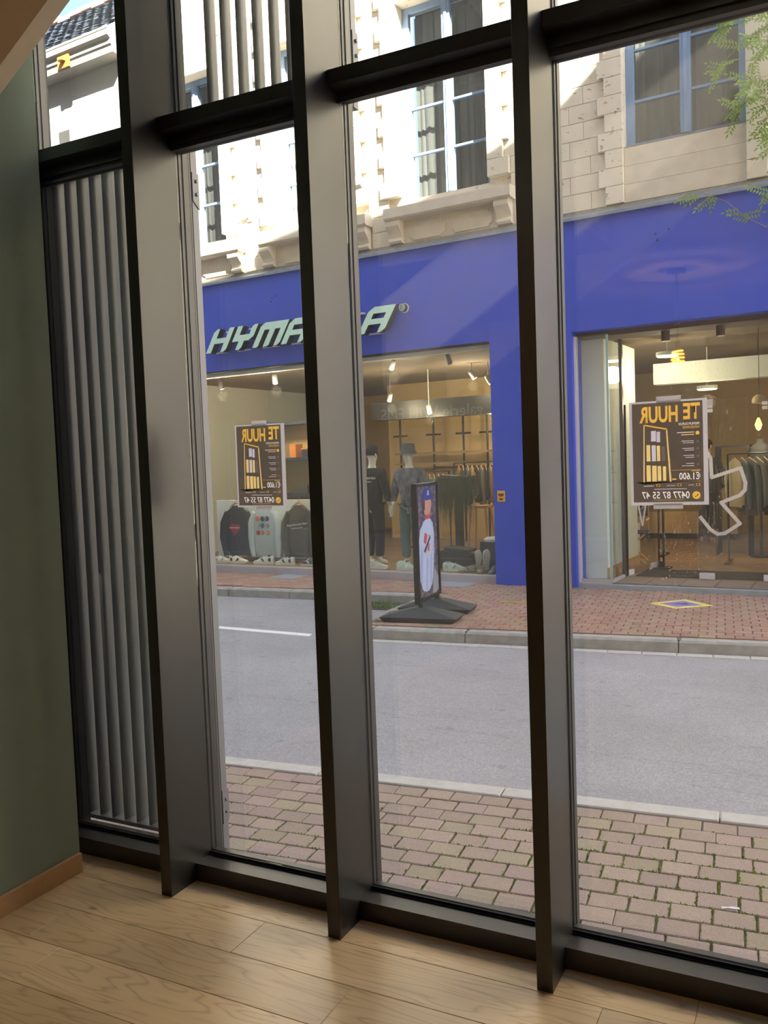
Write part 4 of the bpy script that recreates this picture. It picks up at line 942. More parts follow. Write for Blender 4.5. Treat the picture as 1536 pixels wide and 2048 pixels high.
spot(-5.64, 2.5, 3.02, 'glowing grey shop spot next to the blue pillar', -.4, True)
spot(-6.9, 2.8, 2.62, 'white shop spot hanging before the dark bulkhead', 0, True, 30, SWHITE)
spot(-6.2, 4.0, 2.60, 'small glowing shop spot beneath the dark bulkhead at the right', .3, True, 40)
spot(-8.35, .35, 3.11, 'shop spot above the hanging sweatshirts', .2, True, 75)
for i, (u, v, z) in enumerate(((-3.32, 1.9, 3.06), (-2.60, 1.6, 3.03), (-2.40, 3.4, 2.66))):
    t = fthing('ceiling_lamp', ['round lit ceiling lamp seen through the corner pane', 'round lit ceiling lamp left of the mirrored pendant bulb', 'round lit ceiling lamp above the right poster, beyond the bulkhead'][i], 'lamp', u, v, z)
    MB().lathe([(0, .05), (.15, .05), (.15, 0), (0, 0)], 24).build('housing', SWHITE, t); MB().lathe([(0, 0), (.135, 0), (.135, -.012), (0, -.012)], 24).build('diffuser', WARMD, t)
    MB().tube([(0, 0, .05), (0, 0, 3.3 - z)], .01, 6).build('stem', SWHITE, t); lamp_light(t, 40, -.2, .12)
for i, u in enumerate((-2.34, -1.71)):
    t = fthing('downlight', ['black cylinder downlight under the door lintel, left one', 'black cylinder downlight under the door lintel, right one'][i], 'lamp', u, .3, 3.07)
    MB().lathe([(0, .13), (.05, .13), (.05, 0), (.04, 0), (.04, .02), (0, .02)], 18).build('housing', mat('dark brown metal', srgb(56, 42, 36), rough=.5), t); MB().lathe([(0, .019), (.036, .019), (.036, .012), (0, .012)], 14).build('lens', WARM, t)
t = fthing('filament_bulb', 'pair-hung amber filament bulb near the clothes rack', 'lamp', -1.60, 2.75, 2.0)
MB().tube([(0, 0, .16), (0, 0, 1.3)], .004, 5).build('cord', BLACKM, t); MB().lathe([(.012, .16), (.03, .12), (.05, .06), (.03, 0), (.005, -.02)], 12).build('bulb', BRASSB, t); lamp_light(t, 45, -.08, .02)

# ------------------------------------------------------------------ goods and figures in the shop
def cloth(name, c, v=.1, sc=7): return mat(name, c, rough=.92, var=v, vscale=sc, bump=.25, bscale=26)
def skin(name, pts, edges, root, mt, parent, sub=2):
    """pts: key -> ((x,y,z), rx, ry); grown with a Skin modifier"""
    me = bpy.data.meshes.new(name); bm = bmesh.new(); lay = bm.verts.layers.skin.verify(); V = {}
    for k, (p, rx, ry) in pts.items():
        v = bm.verts.new(p); v[lay].radius = (rx, ry); v[lay].use_root = (k == root); V[k] = v
    for a, b in edges: bm.edges.new((V[a], V[b]))
    bm.to_mesh(me); bm.free(); me.materials.append(mt)
    o = link(name, me, parent); sm = o.modifiers.new('Skin', 'SKIN'); sm.use_smooth_shade = True
    ss = o.modifiers.new('Subsurf', 'SUBSURF'); ss.levels = sub; ss.render_levels = sub
    return o
def hand(parent, wrist, down, side, mt):
    """palm, four unequal curled fingers, thumb from the side of the palm"""
    h = MB(); w0 = Vector(wrist); d = Vector(down).normalized(); f = Vector((0, -1, 0)); f = (f - d * f.dot(d)).normalized(); s = d.cross(f).normalized() * side
    rings = []
    for t, a, b in ((0, .022, .016), (.03, .036, .016), (.07, .042, .015), (.095, .040, .012)):
        c = w0 + d * t; rings.append([c + f * (a * math.cos(q)) + s * (b * math.sin(q)) for q in [2 * PI * i / 10 for i in range(10)]])
    h.loft(rings)
    for i, L in enumerate((.068, .078, .072, .055)):
        b = w0 + d * .09 + f * (.03 - .02 * i); h.tube([b, b + d * L * .45 - s * .004, b + d * L * .8 - s * .014, b + d * L - s * .026], [.0095, .009, .008, .006], 7)
    b = w0 + d * .035 + f * .034; h.tube([b, b + d * .025 + f * .018 - s * .004, b + d * .05 + f * .022 - s * .012, b + d * .068 + f * .018 - s * .018], [.011, .0105, .009, .006], 7)
    return h.build('hand', mt, parent, smooth=True)
def figure(root, H, skin_m, shirt_m, pant_m, lean=0.0, sleeve=1.0, face=True, hair=None):
    k = H / 1.8; P = lambda x, y, z: (x * k, y * k, z * k)
    body = {'pel': (P(0, 0, .95), .12 * k, .09 * k), 'waist': (P(0, 0, 1.10), .115 * k, .08 * k), 'chest': (P(0, .0, 1.32), .14 * k, .095 * k), 'neck0': (P(0, .01, 1.48), .06 * k, .06 * k), 'neck': (P(0, 0, 1.55), .05 * k, .05 * k), 'head0': (P(0, -.015, 1.62), .06 * k, .075 * k), 'head1': (P(0, -.015, 1.70), .075 * k, .092 * k), 'head2': (P(0, -.005, 1.77), .055 * k, .07 * k)}
    E = [('pel', 'waist'), ('waist', 'chest'), ('chest', 'neck0'), ('neck0', 'neck'), ('neck', 'head0'), ('head0', 'head1'), ('head1', 'head2')]
    arm = {}; leg = {}
    for s, q in ((-1, 'l'), (1, 'r')):
        arm.update({'sh' + q: (P(s * .19, 0, 1.43), .06 * k, .06 * k), 'el' + q: (P(s * .27, .01, 1.16), .043 * k, .043 * k), 'wr' + q: (P(s * .285, -.06, .93), .026 * k, .026 * k)})
        leg.update({'hip' + q: (P(s * .09, 0, .88), .088 * k, .088 * k), 'kn' + q: (P(s * .10, -.015, .50), .058 * k, .058 * k), 'an' + q: (P(s * .11, .02, .09), .036 * k, .036 * k), 'to' + q: (P(s * .13, -.13, .035), .035 * k, .025 * k)})
    full = {**body, **arm, **leg}
    FE = list(E)
    for q in 'lr': FE += [('chest', 'sh' + q), ('sh' + q, 'el' + q), ('el' + q, 'wr' + q), ('pel', 'hip' + q), ('hip' + q, 'kn' + q), ('kn' + q, 'an' + q), ('an' + q, 'to' + q)]
    b = skin('body', full, FE, 'pel', skin_m, root)
    for s, q in ((-1, 'l'), (1, 'r')): hand(root, P(s * .285, -.06, .93), (s * .02, -.12, -1), s, skin_m)
    g = MB()                                                          # face relief: nose, brow, ears
    g.loft([[P(-.008, -.095, 1.715), P(.008, -.095, 1.715), P(0, -.10, 1.72)], [P(-.018, -.10, 1.665), P(.018, -.10, 1.665), P(0, -.118, 1.67)]])
    for s in (-1, 1): g.ball(P(s * .082, .0, 1.68), .012 * k, .022 * k, .032 * k, 8, 6)
    g.box(*[c * k for c in (-.025, .025, -.101, -.09, 1.628, 1.636)])
    g.build('face_relief', skin_m, root, smooth=True)
    # clothes
    T = {'hem': (P(0, 0, .82), .17 * k, .125 * k), 'w': (P(0, 0, 1.08), .165 * k, .12 * k), 'c': (P(0, 0, 1.33), .175 * k, .125 * k), 'col': (P(0, .005, 1.49), .075 * k, .07 * k)}
    TE = [('hem', 'w'), ('w', 'c'), ('c', 'col')]
    for s, q in ((-1, 'l'), (1, 'r')):
        T.update({'s' + q: (P(s * .205, 0, 1.42), .088 * k, .085 * k), 'e' + q: (P(s * .285, .01, 1.15), .068 * k, .066 * k)}); TE += [('c', 's' + q), ('s' + q, 'e' + q)]
        if sleeve > .6: T['c' + q] = (P(s * .29, -.05, .97), .048 * k, .046 * k); TE += [('e' + q, 'c' + q)]
    skin('shirt', T, TE, 'c', shirt_m, root)
    L = {'p': (P(0, 0, 1.02), .14 * k, .105 * k)}; LE = []
    for s, q in ((-1, 'l'), (1, 'r')):
        L.update({'h' + q: (P(s * .095, 0, .85), .105 * k, .105 * k), 'k' + q: (P(s * .105, -.015, .50), .082 * k, .085 * k), 'a' + q: (P(s * .11, .015, .12), .07 * k, .072 * k)}); LE += [('p', 'h' + q), ('h' + q, 'k' + q), ('k' + q, 'a' + q)]
    skin('trousers', L, LE, 'p', pant_m, root)
    return k
MANNW = mat('white mannequin', srgb(228, 226, 214), rough=.5)
TEEB = cloth('black tee cloth', srgb(34, 33, 34)); PLAID = mat('grey tie-dye cloth', srgb(98, 100, 116), rough=.92, var=.95, vscale=15, stretch=(1, 1, .6)); JEAN = cloth('washed teal denim', srgb(86, 108, 118), .15, 5); BLKP = cloth('black trouser cloth', srgb(32, 31, 33)); HATG = cloth('grey felt', srgb(88, 90, 96)); HATB = cloth('black knit', srgb(30, 30, 32))
PF = .15
m2 = fthing('mannequin', 'white mannequin in grey patterned shirt, jeans and bucket hat behind the glass', 'mannequin', -6.10, .55, PF, -.12)
k = figure(m2, 1.78, MANNW, PLAID, JEAN)
h = MB(); h.lathe([(.135, -.055), (.105, .0), (.10, .04), (.088, .10), (.05, .115), (0, .115)], 20, (0, -.01, 1.755 * k), sy=1.12); h.build('bucket_hat', HATG, m2, smooth=True)
m1 = fthing('mannequin', 'white mannequin seen from behind in black printed top and beanie', 'mannequin', -6.78, .62, PF, PI - .25)
k = figure(m1, 1.80, MANNW, TEEB, BLKP)
h = MB(); h.lathe([(.088, -.05), (.09, .0), (.085, .06), (.06, .105), (.02, .12), (0, .12)], 18, (0, -.01, 1.73 * k), sy=1.15); h.build('beanie', HATB, m1, smooth=True)
put_text('NewAmsterdam', .06, PWHITE, m1, (0, .138, 1.34), (PI / 2, 0, PI), extrude=.002); put_text('Surf Association', .035, PWHITE, m1, (0, .138, 1.285), (PI / 2, 0, PI), extrude=.002)
pr_ = fthing('person', 'person in black trousers and dark top standing deep in the shop behind the door', 'person', -2.62, 4.6, .12, 2.6)
figure(pr_, 1.78, mat('skin', srgb(196, 150, 124), rough=.6), cloth('charcoal sweater', srgb(58, 56, 60)), BLKP)
h = MB(); h.ball((0, .012, 1.70), .088, .105, .095, 14, 8); h.build('hair', cloth('dark hair', srgb(44, 34, 28)), pr_, smooth=True)

# sneakers
shoe_cache = {}
def sneaker(u, v, z, rot, lab, sole_c, up_c, acc_c, pitch=0.0, L=.30, group=None):
    key = (sole_c, up_c, acc_c)
    t = fthing('sneaker', lab, 'shoe', u, v, z, rot, group); t.rotation_euler.rotate_axis('Y', pitch)
    if key not in shoe_cache:
        S = mat('sole', srgb(*sole_c), rough=.6); U = mat('upper', srgb(*up_c), rough=.7, var=.06, vscale=30); A_ = mat('accent', srgb(*acc_c), rough=.7)
        W = [(-.15, .030), (-.12, .040), (-.05, .038), (.02, .043), (.08, .048), (.12, .042), (.148, .022)]
        so = MB(); so.loft([[(x, -w, 0 + (.012 if x > .13 else 0)), (x, w, 0 + (.012 if x > .13 else 0)), (x, w * 1.03, .03), (x, -w * 1.03, .03)] for x, w in W])
        up = MB(); hts = [.105, .115, .11, .085, .062, .052, .04]
        up.loft([[(x, -w * .96, .03), (x, -w * .86, .03 + (h - .03) * .6), (x, -w * .4, h), (x, w * .4, h), (x, w * .86, .03 + (h - .03) * .6), (x, w * .96, .03)] for (x, w), h in zip(W, hts)])
        st_ = MB()
        for s in (-1, 1): st_.prism([(-.03, .04), (.0, .04), (.03, .075), (.0, .085)], 'y', s * .040, s * .0445); st_.prism([(-.12, .04), (-.09, .04), (-.085, .08), (-.12, .09)], 'y', s * .0385, s * .0425)
        la = MB()
        for i in range(4): x = .005 + i * .02; la.box(x, x + .008, -.022, .022, .098 - i * .0105, .104 - i * .0105)
        co = MB(); co.lathe([(.028, .10), (.034, .118), (.028, .122), (.022, .105)], 12, (-.09, 0, 0), sy=.8)
        shoe_cache[key] = [('sole', so, S), ('upper', up, U), ('side_stripe', st_, A_), ('laces', la, S), ('collar', co, A_)]
        shoe_cache[key] = [(n_, b.build(n_, mt, t, smooth=(n_ != 'laces')).data) for n_, b, mt in shoe_cache[key]]
    else:
        for n_, me in shoe_cache[key]: link(n_, me, t)
    t.scale = (L / .3,) * 3
    return t
W_, CR, GR, NV = (232, 232, 226), (222, 216, 200), (150, 146, 134), (60, 70, 90)
SZ = PF + .002
sneaker(-9.53, .28, SZ, .3, 'white sneaker at the left end of the row under the navy sweatshirt', W_, (224, 228, 218), (170, 190, 180))
sneaker(-9.18, .26, SZ, .15, 'cream sneaker with dark side mark under the navy sweatshirt', CR, (232, 228, 214), (40, 40, 44), L=.34)
sneaker(-8.68, .28, SZ, PI + .2, 'white running shoe with dark lines under the pale sweatshirt', W_, (206, 214, 212), (56, 70, 84), L=.36)
sneaker(-8.26, .28, SZ, PI + .1, 'white running shoe with dark lines left of the brown sweatshirt', W_, (200, 208, 204), (50, 60, 70), L=.34)
sneaker(-7.80, .30, SZ, PI, 'navy sneaker with white stripes under the brown sweatshirt', W_, NV, (226, 226, 230))
sneaker(-6.66, .42, SZ, .2, 'black and white sneaker on the foot side of the beanie mannequin', W_, (60, 54, 50), (226, 224, 216))
sneaker(-6.50, .22, SZ, .15, 'grey-white running shoe in front of the beanie mannequin', W_, (196, 202, 194), (232, 232, 228), L=.33)
sneaker(-6.14, .36, SZ, 2.7, 'beige sneaker at the feet of the bucket-hat mannequin', CR, (206, 198, 178), (90, 84, 76))
sneaker(-5.99, .2, SZ, .1, 'mint-white sneaker in front of the bucket-hat mannequin', W_, (204, 222, 214), (240, 244, 240), L=.33)
sneaker(-5.62, .2, SZ, .1, 'white sneaker just right of the advertising stand', W_, (214, 224, 216), (236, 240, 236), L=.30)
sneaker(-5.27, .28, SZ, .25, 'white sneaker before the black bag', W_, (216, 226, 222), (176, 200, 196), L=.34)
sneaker(-5.03, .2, SZ, PI + .4, 'taupe sneaker, left one of the low pair near the pillar', GR, (164, 158, 142), (130, 126, 114), L=.28)
sneaker(-4.84, .2, SZ, -1.3, 'taupe sneaker pointing to the street near the pillar', GR, (150, 146, 134), (120, 118, 110), L=.28)
sneaker(-4.66, .2, SZ, -1.4, 'slate-blue sneaker next to the blue pillar', GR, (120, 132, 142), (90, 104, 120), L=.26)
sneaker(-4.97, .42, SZ + .15, -1.2, 'red and white sneaker standing on its heel against the box', W_, (186, 70, 66), (232, 226, 222), pitch=-1.1, L=.30)
sneaker(-4.83, .38, SZ + .15, -1.0, 'white sneaker with grey marks standing on its heel against the box', W_, (226, 226, 222), (128, 124, 124), pitch=-1.15, L=.32)
# bag and boxes
BOXB = mat('black card', srgb(38, 36, 36), rough=.7)
b = fthing('carton', 'low black shoe carton with tilted lid behind the white sneaker', 'box', -5.36, .62, PF)
MB().prism([(-.3, 0), (.33, 0), (.22, .20), (-.24, .26)], 'y', -.14, .14).build('body', BOXB, b); l = MB().cbox(-.2, .18, -.16, .16, .26, .30, .006).build('lid', BOXB, b); l.rotation_euler = (0, .1, 0); l.location = (0, 0, 0)
b = fthing('carton', 'tall black carton beside the blue pillar with a white cloth on top', 'box', -4.80, .62, PF)
MB().cbox(-.17, .13, -.13, .13, 0, .40, .004).build('body', BOXB, b); c = MB(); c.lathe([(0, .40), (.13, .40), (.14, .43), (.1, .46), (0, .465)], 14, (-.02, 0, 0)); c.build('cloth', SWHITE, b, smooth=True)

# white display panel with three sweatshirts
dp = fthing('display_board', 'white low display panel behind the hanging sweatshirts', 'panel', -8.95, .62, PF); MB().cbox(-.98, 1.05, 0, .05, 0, 1.02, .003, 'y').build('panel', SWHITE, dp); MB().cbox(-.98, 1.05, -.02, 0, 0, .06, .003, 'y').build('foot', SFL, dp)
HANG = mat('beech hanger', srgb(206, 160, 116), rough=.5)
def sweatshirt(u, lab, mt, W):
    t = fthing('sweatshirt', lab, 'sweatshirt', u, .545, .25)
    b = MB(); rg = []
    for z, hw, th in ((.0, W * .80, .03), (.04, W * .82, .035), (.08, W * .92, .055), (.35, W * .95, .06), (.60, W, .055), (.72, W * .95, .045), (.79, W * .55, .035), (.82, W * .34, .025)):
        rg.append([(hw * math.copysign(abs(math.cos(q)) ** .55, math.cos(q)), th * math.copysign(abs(math.sin(q)) ** .8, math.sin(q)) + .008 * math.sin(9 * q + z * 17), z) for q in [2 * PI * i / 24 for i in range(24)]])
    b.loft(rg); b.build('body', mt, t, smooth=True)
    for s in (-1, 1):
        MB().tube([(s * W * .80, 0, .715), (s * W * 1.12, .0, .54), (s * W * 1.20, -.01, .30), (s * W * 1.10, -.02, .06)], [.062, .085, .080, .052], 12).build('sleeve', mt, t, smooth=True)
        MB().tube([(s * W * 1.10, -.02, .07), (s * W * 1.06, -.02, -.01)], [.05, .042], 12).build('cuff', mt, t, smooth=True)
    MB().tube([(.075 * math.cos(q), .028 * math.sin(q), .82) for q in [i * PI / 8 for i in range(17)]], .014, 6).build('collar', mt, t)
    h = MB(); h.tube([(-.15, 0, .80), (-.04, 0, .87), (0, 0, .885), (.04, 0, .87), (.15, 0, .80)], [.012, .016, .018, .016, .012], 8); h.build('hanger', HANG, t)
    MB().tube([(0, 0, .88), (0, 0, .93), (.015, 0, .95), (.005, .03, .965)], .004, 6).build('hook', STEEL, t)
    return t
NAVS = cloth('navy jersey', srgb(44, 46, 58)); PALS = cloth('pale blue grey jersey', srgb(196, 208, 214), .05); BRNS = cloth('brown grey jersey', srgb(88, 82, 76)); RED = mat('red print', srgb(156, 40, 54), rough=.8)
a = sweatshirt(-9.42, 'navy sweatshirt with a red heart hanging at the left of the panel', NAVS, .235)
h = MB(); h.prism([(0.11 * 16 * math.sin(q) ** 3 / 16, .57 - .22 + .11 * (13 * math.cos(q) - 5 * math.cos(2 * q) - 2 * math.cos(3 * q) - math.cos(4 * q)) / 16 + .1) for q in [2 * PI * i / 28 for i in range(28)]], 'y', -.072, -.05); h.build('heart', RED, a)
put_text('mon amour', .045, PWHITE, a, (0, -.075, .47), (PI / 2, 0, 0), extrude=.001, offset=.0012)
a = sweatshirt(-8.82, 'pale blue sweatshirt with nine coloured flowers hanging in the middle of the panel', PALS, .24)
for i, c in enumerate(((226, 120, 70), (60, 84, 70), (50, 70, 130), (170, 190, 190), (56, 76, 140), (150, 164, 150), (176, 60, 66), (210, 110, 110), (196, 160, 90))):
    r_, cc = divmod(i, 3); f = MB(); pts = []
    for q in range(16): rr = .042 if q % 2 == 0 else .026; pts.append((rr * math.cos(q * PI / 8), rr * math.sin(q * PI / 8)))
    f.prism([(-.115 + cc * .1 + x, .62 - r_ * .115 + y) for x, y in pts], 'y', -.074, -.045); f.build('flower', mat('flower print', srgb(*c), rough=.8), a)
a = sweatshirt(-8.13, 'brown grey sweatshirt with white arched lettering hanging at the right of the panel', BRNS, .235)
put_text('NewAmsterdam', .06, PWHITE, a, (0, -.072, .53), (PI / 2, -.12, 0), extrude=.001, offset=.001); put_text('Surf Association', .035, PWHITE, a, (0, -.072, .475), (PI / 2, -.12, 0), extrude=.001)

# navy shelf with boxes behind the left poster
ns = fthing('shelf_unit', 'navy shelf unit behind the left poster', 'shelf', -8.5, 1.05, .12)
MB().box(-.62, -.58, 0, .4, 0, 2.35).build('side', NAVY, ns); MB().box(.9, .94, 0, .4, 0, 2.35).build('side', NAVY, ns); MB().box(-.58, .9, .38, .4, 0, 2.35).build('back', SWALL, ns)
for z in (1.08, 1.68, 2.28): MB().cbox(-.58, .9, -.01, .38, z, z + .05, .003, 'y').build('board', NAVY, ns)
OR_ = mat('orange carton', srgb(226, 140, 66), rough=.7); BE_ = mat('cream carton', srgb(236, 204, 140), rough=.7)
for i, (u, w_, h_, mt, lab) in enumerate(((-8.62, .13, .20, OR_, 'orange carton on the navy shelf, leftmost'), (-8.38, .12, .13, NAVY, 'dark carton with orange rim on the navy shelf'), (-8.18, .13, .14, BE_, 'cream carton on the navy shelf'), (-8.02, .12, .17, OR_, 'orange printed carton on the navy shelf'), (-7.86, .12, .12, BE_, 'cream carton on the navy shelf, rightmost'))):
    t = fthing('carton', lab, 'box', u, 1.2, .12 + 1.732); MB().cbox(-w_ / 2, w_ / 2, -.1, .1, 0, h_, .003, 'y').build('body', mt, t); MB().box(-w_ / 2 - .003, w_ / 2 + .003, -.103, .103, h_, h_ + .02).build('lid', OR_ if mt is NAVY else mt, t)
t = fthing('display_card', 'cream display card leaning on the cartons of the navy shelf', 'card', -8.22, 1.28, 2.02); c = MB().cbox(-.06, .06, -.004, .004, 0, .28, .001, 'y').build('card', BE_, t); c.rotation_euler = (-.15, .25, 0)
for i, (u, c) in enumerate(((-8.5, (86, 84, 74)), (-8.05, (96, 92, 78)), (-7.75, (70, 72, 70)))):
    t = fthing('folded_garment', ['folded dark olive garment on the low navy shelf, left', 'folded khaki garment on the low navy shelf, middle', 'folded grey garment on the low navy shelf, right'][i], 'garment', u, 1.2, .12 + 1.132)
    for q in range(3):
        f = MB(); f.loft([[(-.17 + .01 * q, -.12, z_ + .045 * q), (.17, -.12, z_ + .045 * q), (.165, .14, z_ + .045 * q), (-.165, .14, z_ + .045 * q)] for z_ in (0, .02, .043)]); f.build('fold', cloth('folded cloth', srgb(*c)), t)

# clothes racks
ORD = ['first', 'second', 'third', 'fourth', 'fifth', 'sixth', 'seventh', 'eighth', 'ninth', 'tenth', 'eleventh', 'twelfth', 'thirteenth', 'fourteenth', 'fifteenth', 'sixteenth']
gc = {}
def garment(u, v, ztop, lab, c, L, rot, W=.22, group=None):
    t = fthing('garment', lab, 'garment', u, v, ztop, rot, group)
    key = (c, round(L, 2))
    if key not in gc:
        mt = cloth('garment cloth', srgb(*c), .12); b = MB(); rg = []
        for z, hw, th in ((-L, W * .92, .022), (-L * .6, W * .95, .026), (-.30, W, .03), (-.13, W * .98, .028), (-.075, W * .55, .022), (-.05, W * .25, .018)):
            rg.append([(th * math.sin(q) + .006 * math.sin(q * 5 + z * 20), hw * math.copysign(abs(math.cos(q)) ** .7, math.cos(q)), z) for q in [2 * PI * i / 14 for i in range(14)]])
        b.loft(rg); o = b.build('body', mt, t, smooth=True); ms = [('body', o.data)]
        for s in (-1, 1):
            o = MB().tube([(0, s * W * .80, -.15), (.0, s * W * 1.06, -.34), (.01, s * W * 1.03, -L * .95)], [.04, .052, .034], 8).build('sleeve', mt, t, smooth=True); ms.append(('sleeve', o.data))
        o = MB().tube([(0, -.18, -.11), (0, 0, -.03), (0, .18, -.11)], .009, 5).build('hanger', HANG, t); ms.append(('hanger', o.data))
        o = MB().tube([(0, 0, -.03), (0, 0, .0), (0, .012, .012), (0, 0, .024)], .003, 5).build('hook', STEEL, t); ms.append(('hook', o.data)); gc[key] = ms
    else:
        for n_, me in gc[key]: link(n_, me, t)
    return t
def rack(name, lab, u0, u1, v, z, zf=.12, posts=True):
    t = fthing(name, lab, 'clothes rack', (u0 + u1) / 2, v, zf); h = (u1 - u0) / 2
    MB().tube([(-h, 0, z - zf), (h, 0, z - zf)], .012, 8).build('rail', BLACKM, t)
    for s in (-h, h):
        MB().tube([(s, 0, 0), (s, 0, z - zf)], .014, 8).build('post', BLACKM, t); MB().cbox(s - .03, s + .03, -.25, .25, 0, .025, .004).build('foot', BLACKM, t)
    return t
PALT = [(120, 96, 70), (62, 66, 64), (96, 104, 98), (170, 138, 96), (58, 54, 52), (120, 120, 112), (52, 58, 66), (148, 120, 88), (84, 90, 84), (70, 62, 56), (176, 160, 128), (60, 60, 62), (110, 92, 74), (86, 96, 104)]
CNM = ['tan', 'slate', 'grey-green', 'camel', 'black-brown', 'grey', 'navy', 'light brown', 'sage', 'dark brown', 'sand', 'black', 'brown', 'steel-blue']
rack('clothes_rack', 'black clothes rack full of jackets left of the blue pillar', -6.55, -5.25, 3.0, 1.66)
for i in range(14): garment(-6.46 + i * .085, 3.0, 1.636, '%s garment, %s from the left on the rack beside the blue pillar' % (CNM[i], ORD[i]), PALT[i], .62 + .05 * (i % 3), .55 + random.uniform(-.08, .08), group='garments on the rack beside the blue pillar')
rack('clothes_rack', 'black clothes rack behind the bucket-hat mannequin', -7.6, -6.75, 3.2, 1.52)
for i in range(8): garment(-7.5 + i * .09, 3.2, 1.496, '%s garment, %s from the left on the rack behind the mannequins' % (CNM[(i * 3 + 1) % 14], ORD[i]), PALT[(i * 3 + 1) % 14], .6, .5 + random.uniform(-.08, .08), group='garments on the rack behind the mannequins')
rack('clothes_rack', 'black clothes rack behind the closed glass door leaf', -1.95, -.6, 2.3, 1.66)
for i in range(12): garment(-1.86 + i * .095, 2.3, 1.636, '%s garment, %s from the left on the rack behind the closed door leaf' % (CNM[(i * 3 + 10) % 14], ORD[i]), PALT[(i * 3 + 10) % 14], .72 + .06 * (i % 3), .6 + random.uniform(-.1, .1), group='garments on the rack behind the door leaf')
rack('clothes_rack', 'black clothes rack seen through the open door on the left', -3.9, -3.0, 3.0, 1.85)
for i in range(9): garment(-3.84 + i * .095, 3.0, 1.826, '%s garment, %s from the left on the rack inside the open door' % (CNM[(i * 3) % 14], ORD[i]), PALT[(i * 3) % 14], .8, .5 + random.uniform(-.1, .1), group='garments on the rack inside the open door')
# slim black display stand
t = fthing('display_stand', 'slim black twin-post display stand just inside the door', 'stand', -2.70, 1.48, .12)
for s in (-.03, .03): MB().box(s - .012, s + .012, -.012, .012, .02, 1.9).build('post', BLACKM, t)
MB().cbox(-.12, .12, -.12, .12, 0, .02, .003).build('base', BLACKM, t); MB().box(-.045, .045, -.015, .015, .0, .10).build('collar', BLACKM, t)
# pipe shelving on the warm wall
t = fthing('pipe_shelf', 'dark pipe shelving against the warm shop wall', 'shelf', -7.2, 4.6, .12)
for s in (-1.3, -.55, .1, .6, 1.4):
    MB().tube([(s, 0, 0), (s, 0, 2.75)], .022, 8).build('pipe', BLACKM, t); MB().tube([(s - .16, 0, 2.1), (s + .16, 0, 2.1)], .018, 8).build('cross_pipe', BLACKM, t)
MB().box(-1.35, .65, -.15, .15, 1.72, 1.76).build('board', SFL, t); MB().box(-1.35, .3, -.15, .15, 1.52, 1.55).build('board', SFL, t); MB().tube([(-.55, 0, 1.45), (1.4, 0, 1.45)], .016, 8).build('rail', BLACKM, t)
# grassy plant
PLG = mat('dark grass leaf', srgb(52, 66, 44), rough=.7, var=.3, vscale=9); POT = mat('grey green planter', srgb(88, 98, 88), rough=.7)
t = fthing('potted_grass', 'drooping grass plant in a grey-green planter right of the advertising stand', 'plant', -5.95, 1.9, .12)
MB().box(-.05, .05, -.05, .05, 0, 1.05).build('stem_post', BLACKM, t); MB().prism([(-.27, 1.05), (.30, 1.02), (.25, 1.32), (-.25, 1.36)], 'y', -.14, .14).build('planter', POT, t)
g = MB()
for i in range(260):
    x = random.uniform(-.28, .30); y = random.uniform(-.16, .16); d = random.uniform(.35, .8); o_ = random.uniform(-.08, .08); w_ = .008
    P_ = [(x, y, 1.33), (x + o_ * .6, y - .10, 1.38 - d * .1), (x + o_, y - .20, 1.3 - d * .55), (x + o_ * 1.2, y - .22, 1.3 - d)]
    g.loft([[(a - w_ * (1 - j * .3), b, c), (a + w_ * (1 - j * .3), b, c)] for j, (a, b, c) in enumerate(P_)], closed=False)
tag(g.build('foliage', PLG, t, fix=False), kind='stuff')
t = fthing('stool', 'light wooden stool beside the rack near the blue pillar', 'stool', -5.75, 2.3, .12)
MB().cbox(-.17, .17, -.14, .14, .80, .84, .006).build('seat', HANG, t)
for a, b in ((-1, -1), (1, -1), (-1, 1), (1, 1)): MB().tube([(a * .13, b * .10, .80), (a * .19, b * .16, 0)], .016, 6).build('leg', HANG, t)
# director chair with blue back
NBL = mat('navy canvas', srgb(40, 52, 104), rough=.9)
t = fthing('folding_chair', 'folding wooden chair with navy canvas back lettered HYMALLA by the corner pane', 'chair', -3.32, 2.15, .12, .15)
MB().box(-.28, .28, .2, .215, .66, .92).build('back_canvas', NBL, t); MB().cbox(-.28, .28, -.22, .22, .43, .45, .004).build('seat_canvas', NBL, t)
put_text('HYMALLA', .11, PWHITE, t, (0, .197, .79), (PI / 2, 0, 0), extrude=.002)
for s in (-1, 1):
    MB().tube([(s * .27, .21, .40), (s * .27, .21, .95)], .014, 6).build('back_post', HANG, t); MB().tube([(s * .27, -.22, .62), (s * .27, .22, .62)], .016, 6).build('armrest', HANG, t)
    for y in (-.2, .2): MB().tube([(-s * .26, y, .0), (s * .26, y, .43)], .014, 6).build('leg', HANG, t)
t = fthing('display_table', 'white low block carrying folded clothes behind the folding chair', 'table', -3.75, 2.9, .12); MB().cbox(-.35, .35, -.25, .25, 0, .5, .006).build('body', SWHITE, t)
t = fthing('display_table', 'low white podium with dark base deep in the shop behind the door', 'table', -3.3, 5.9, .12); MB().cbox(-.9, 1.0, -.3, .3, .1, .5, .01).build('body', SWALL, t); MB().box(-.85, .95, -.27, .27, 0, .1).build('base', BLACKM, t)
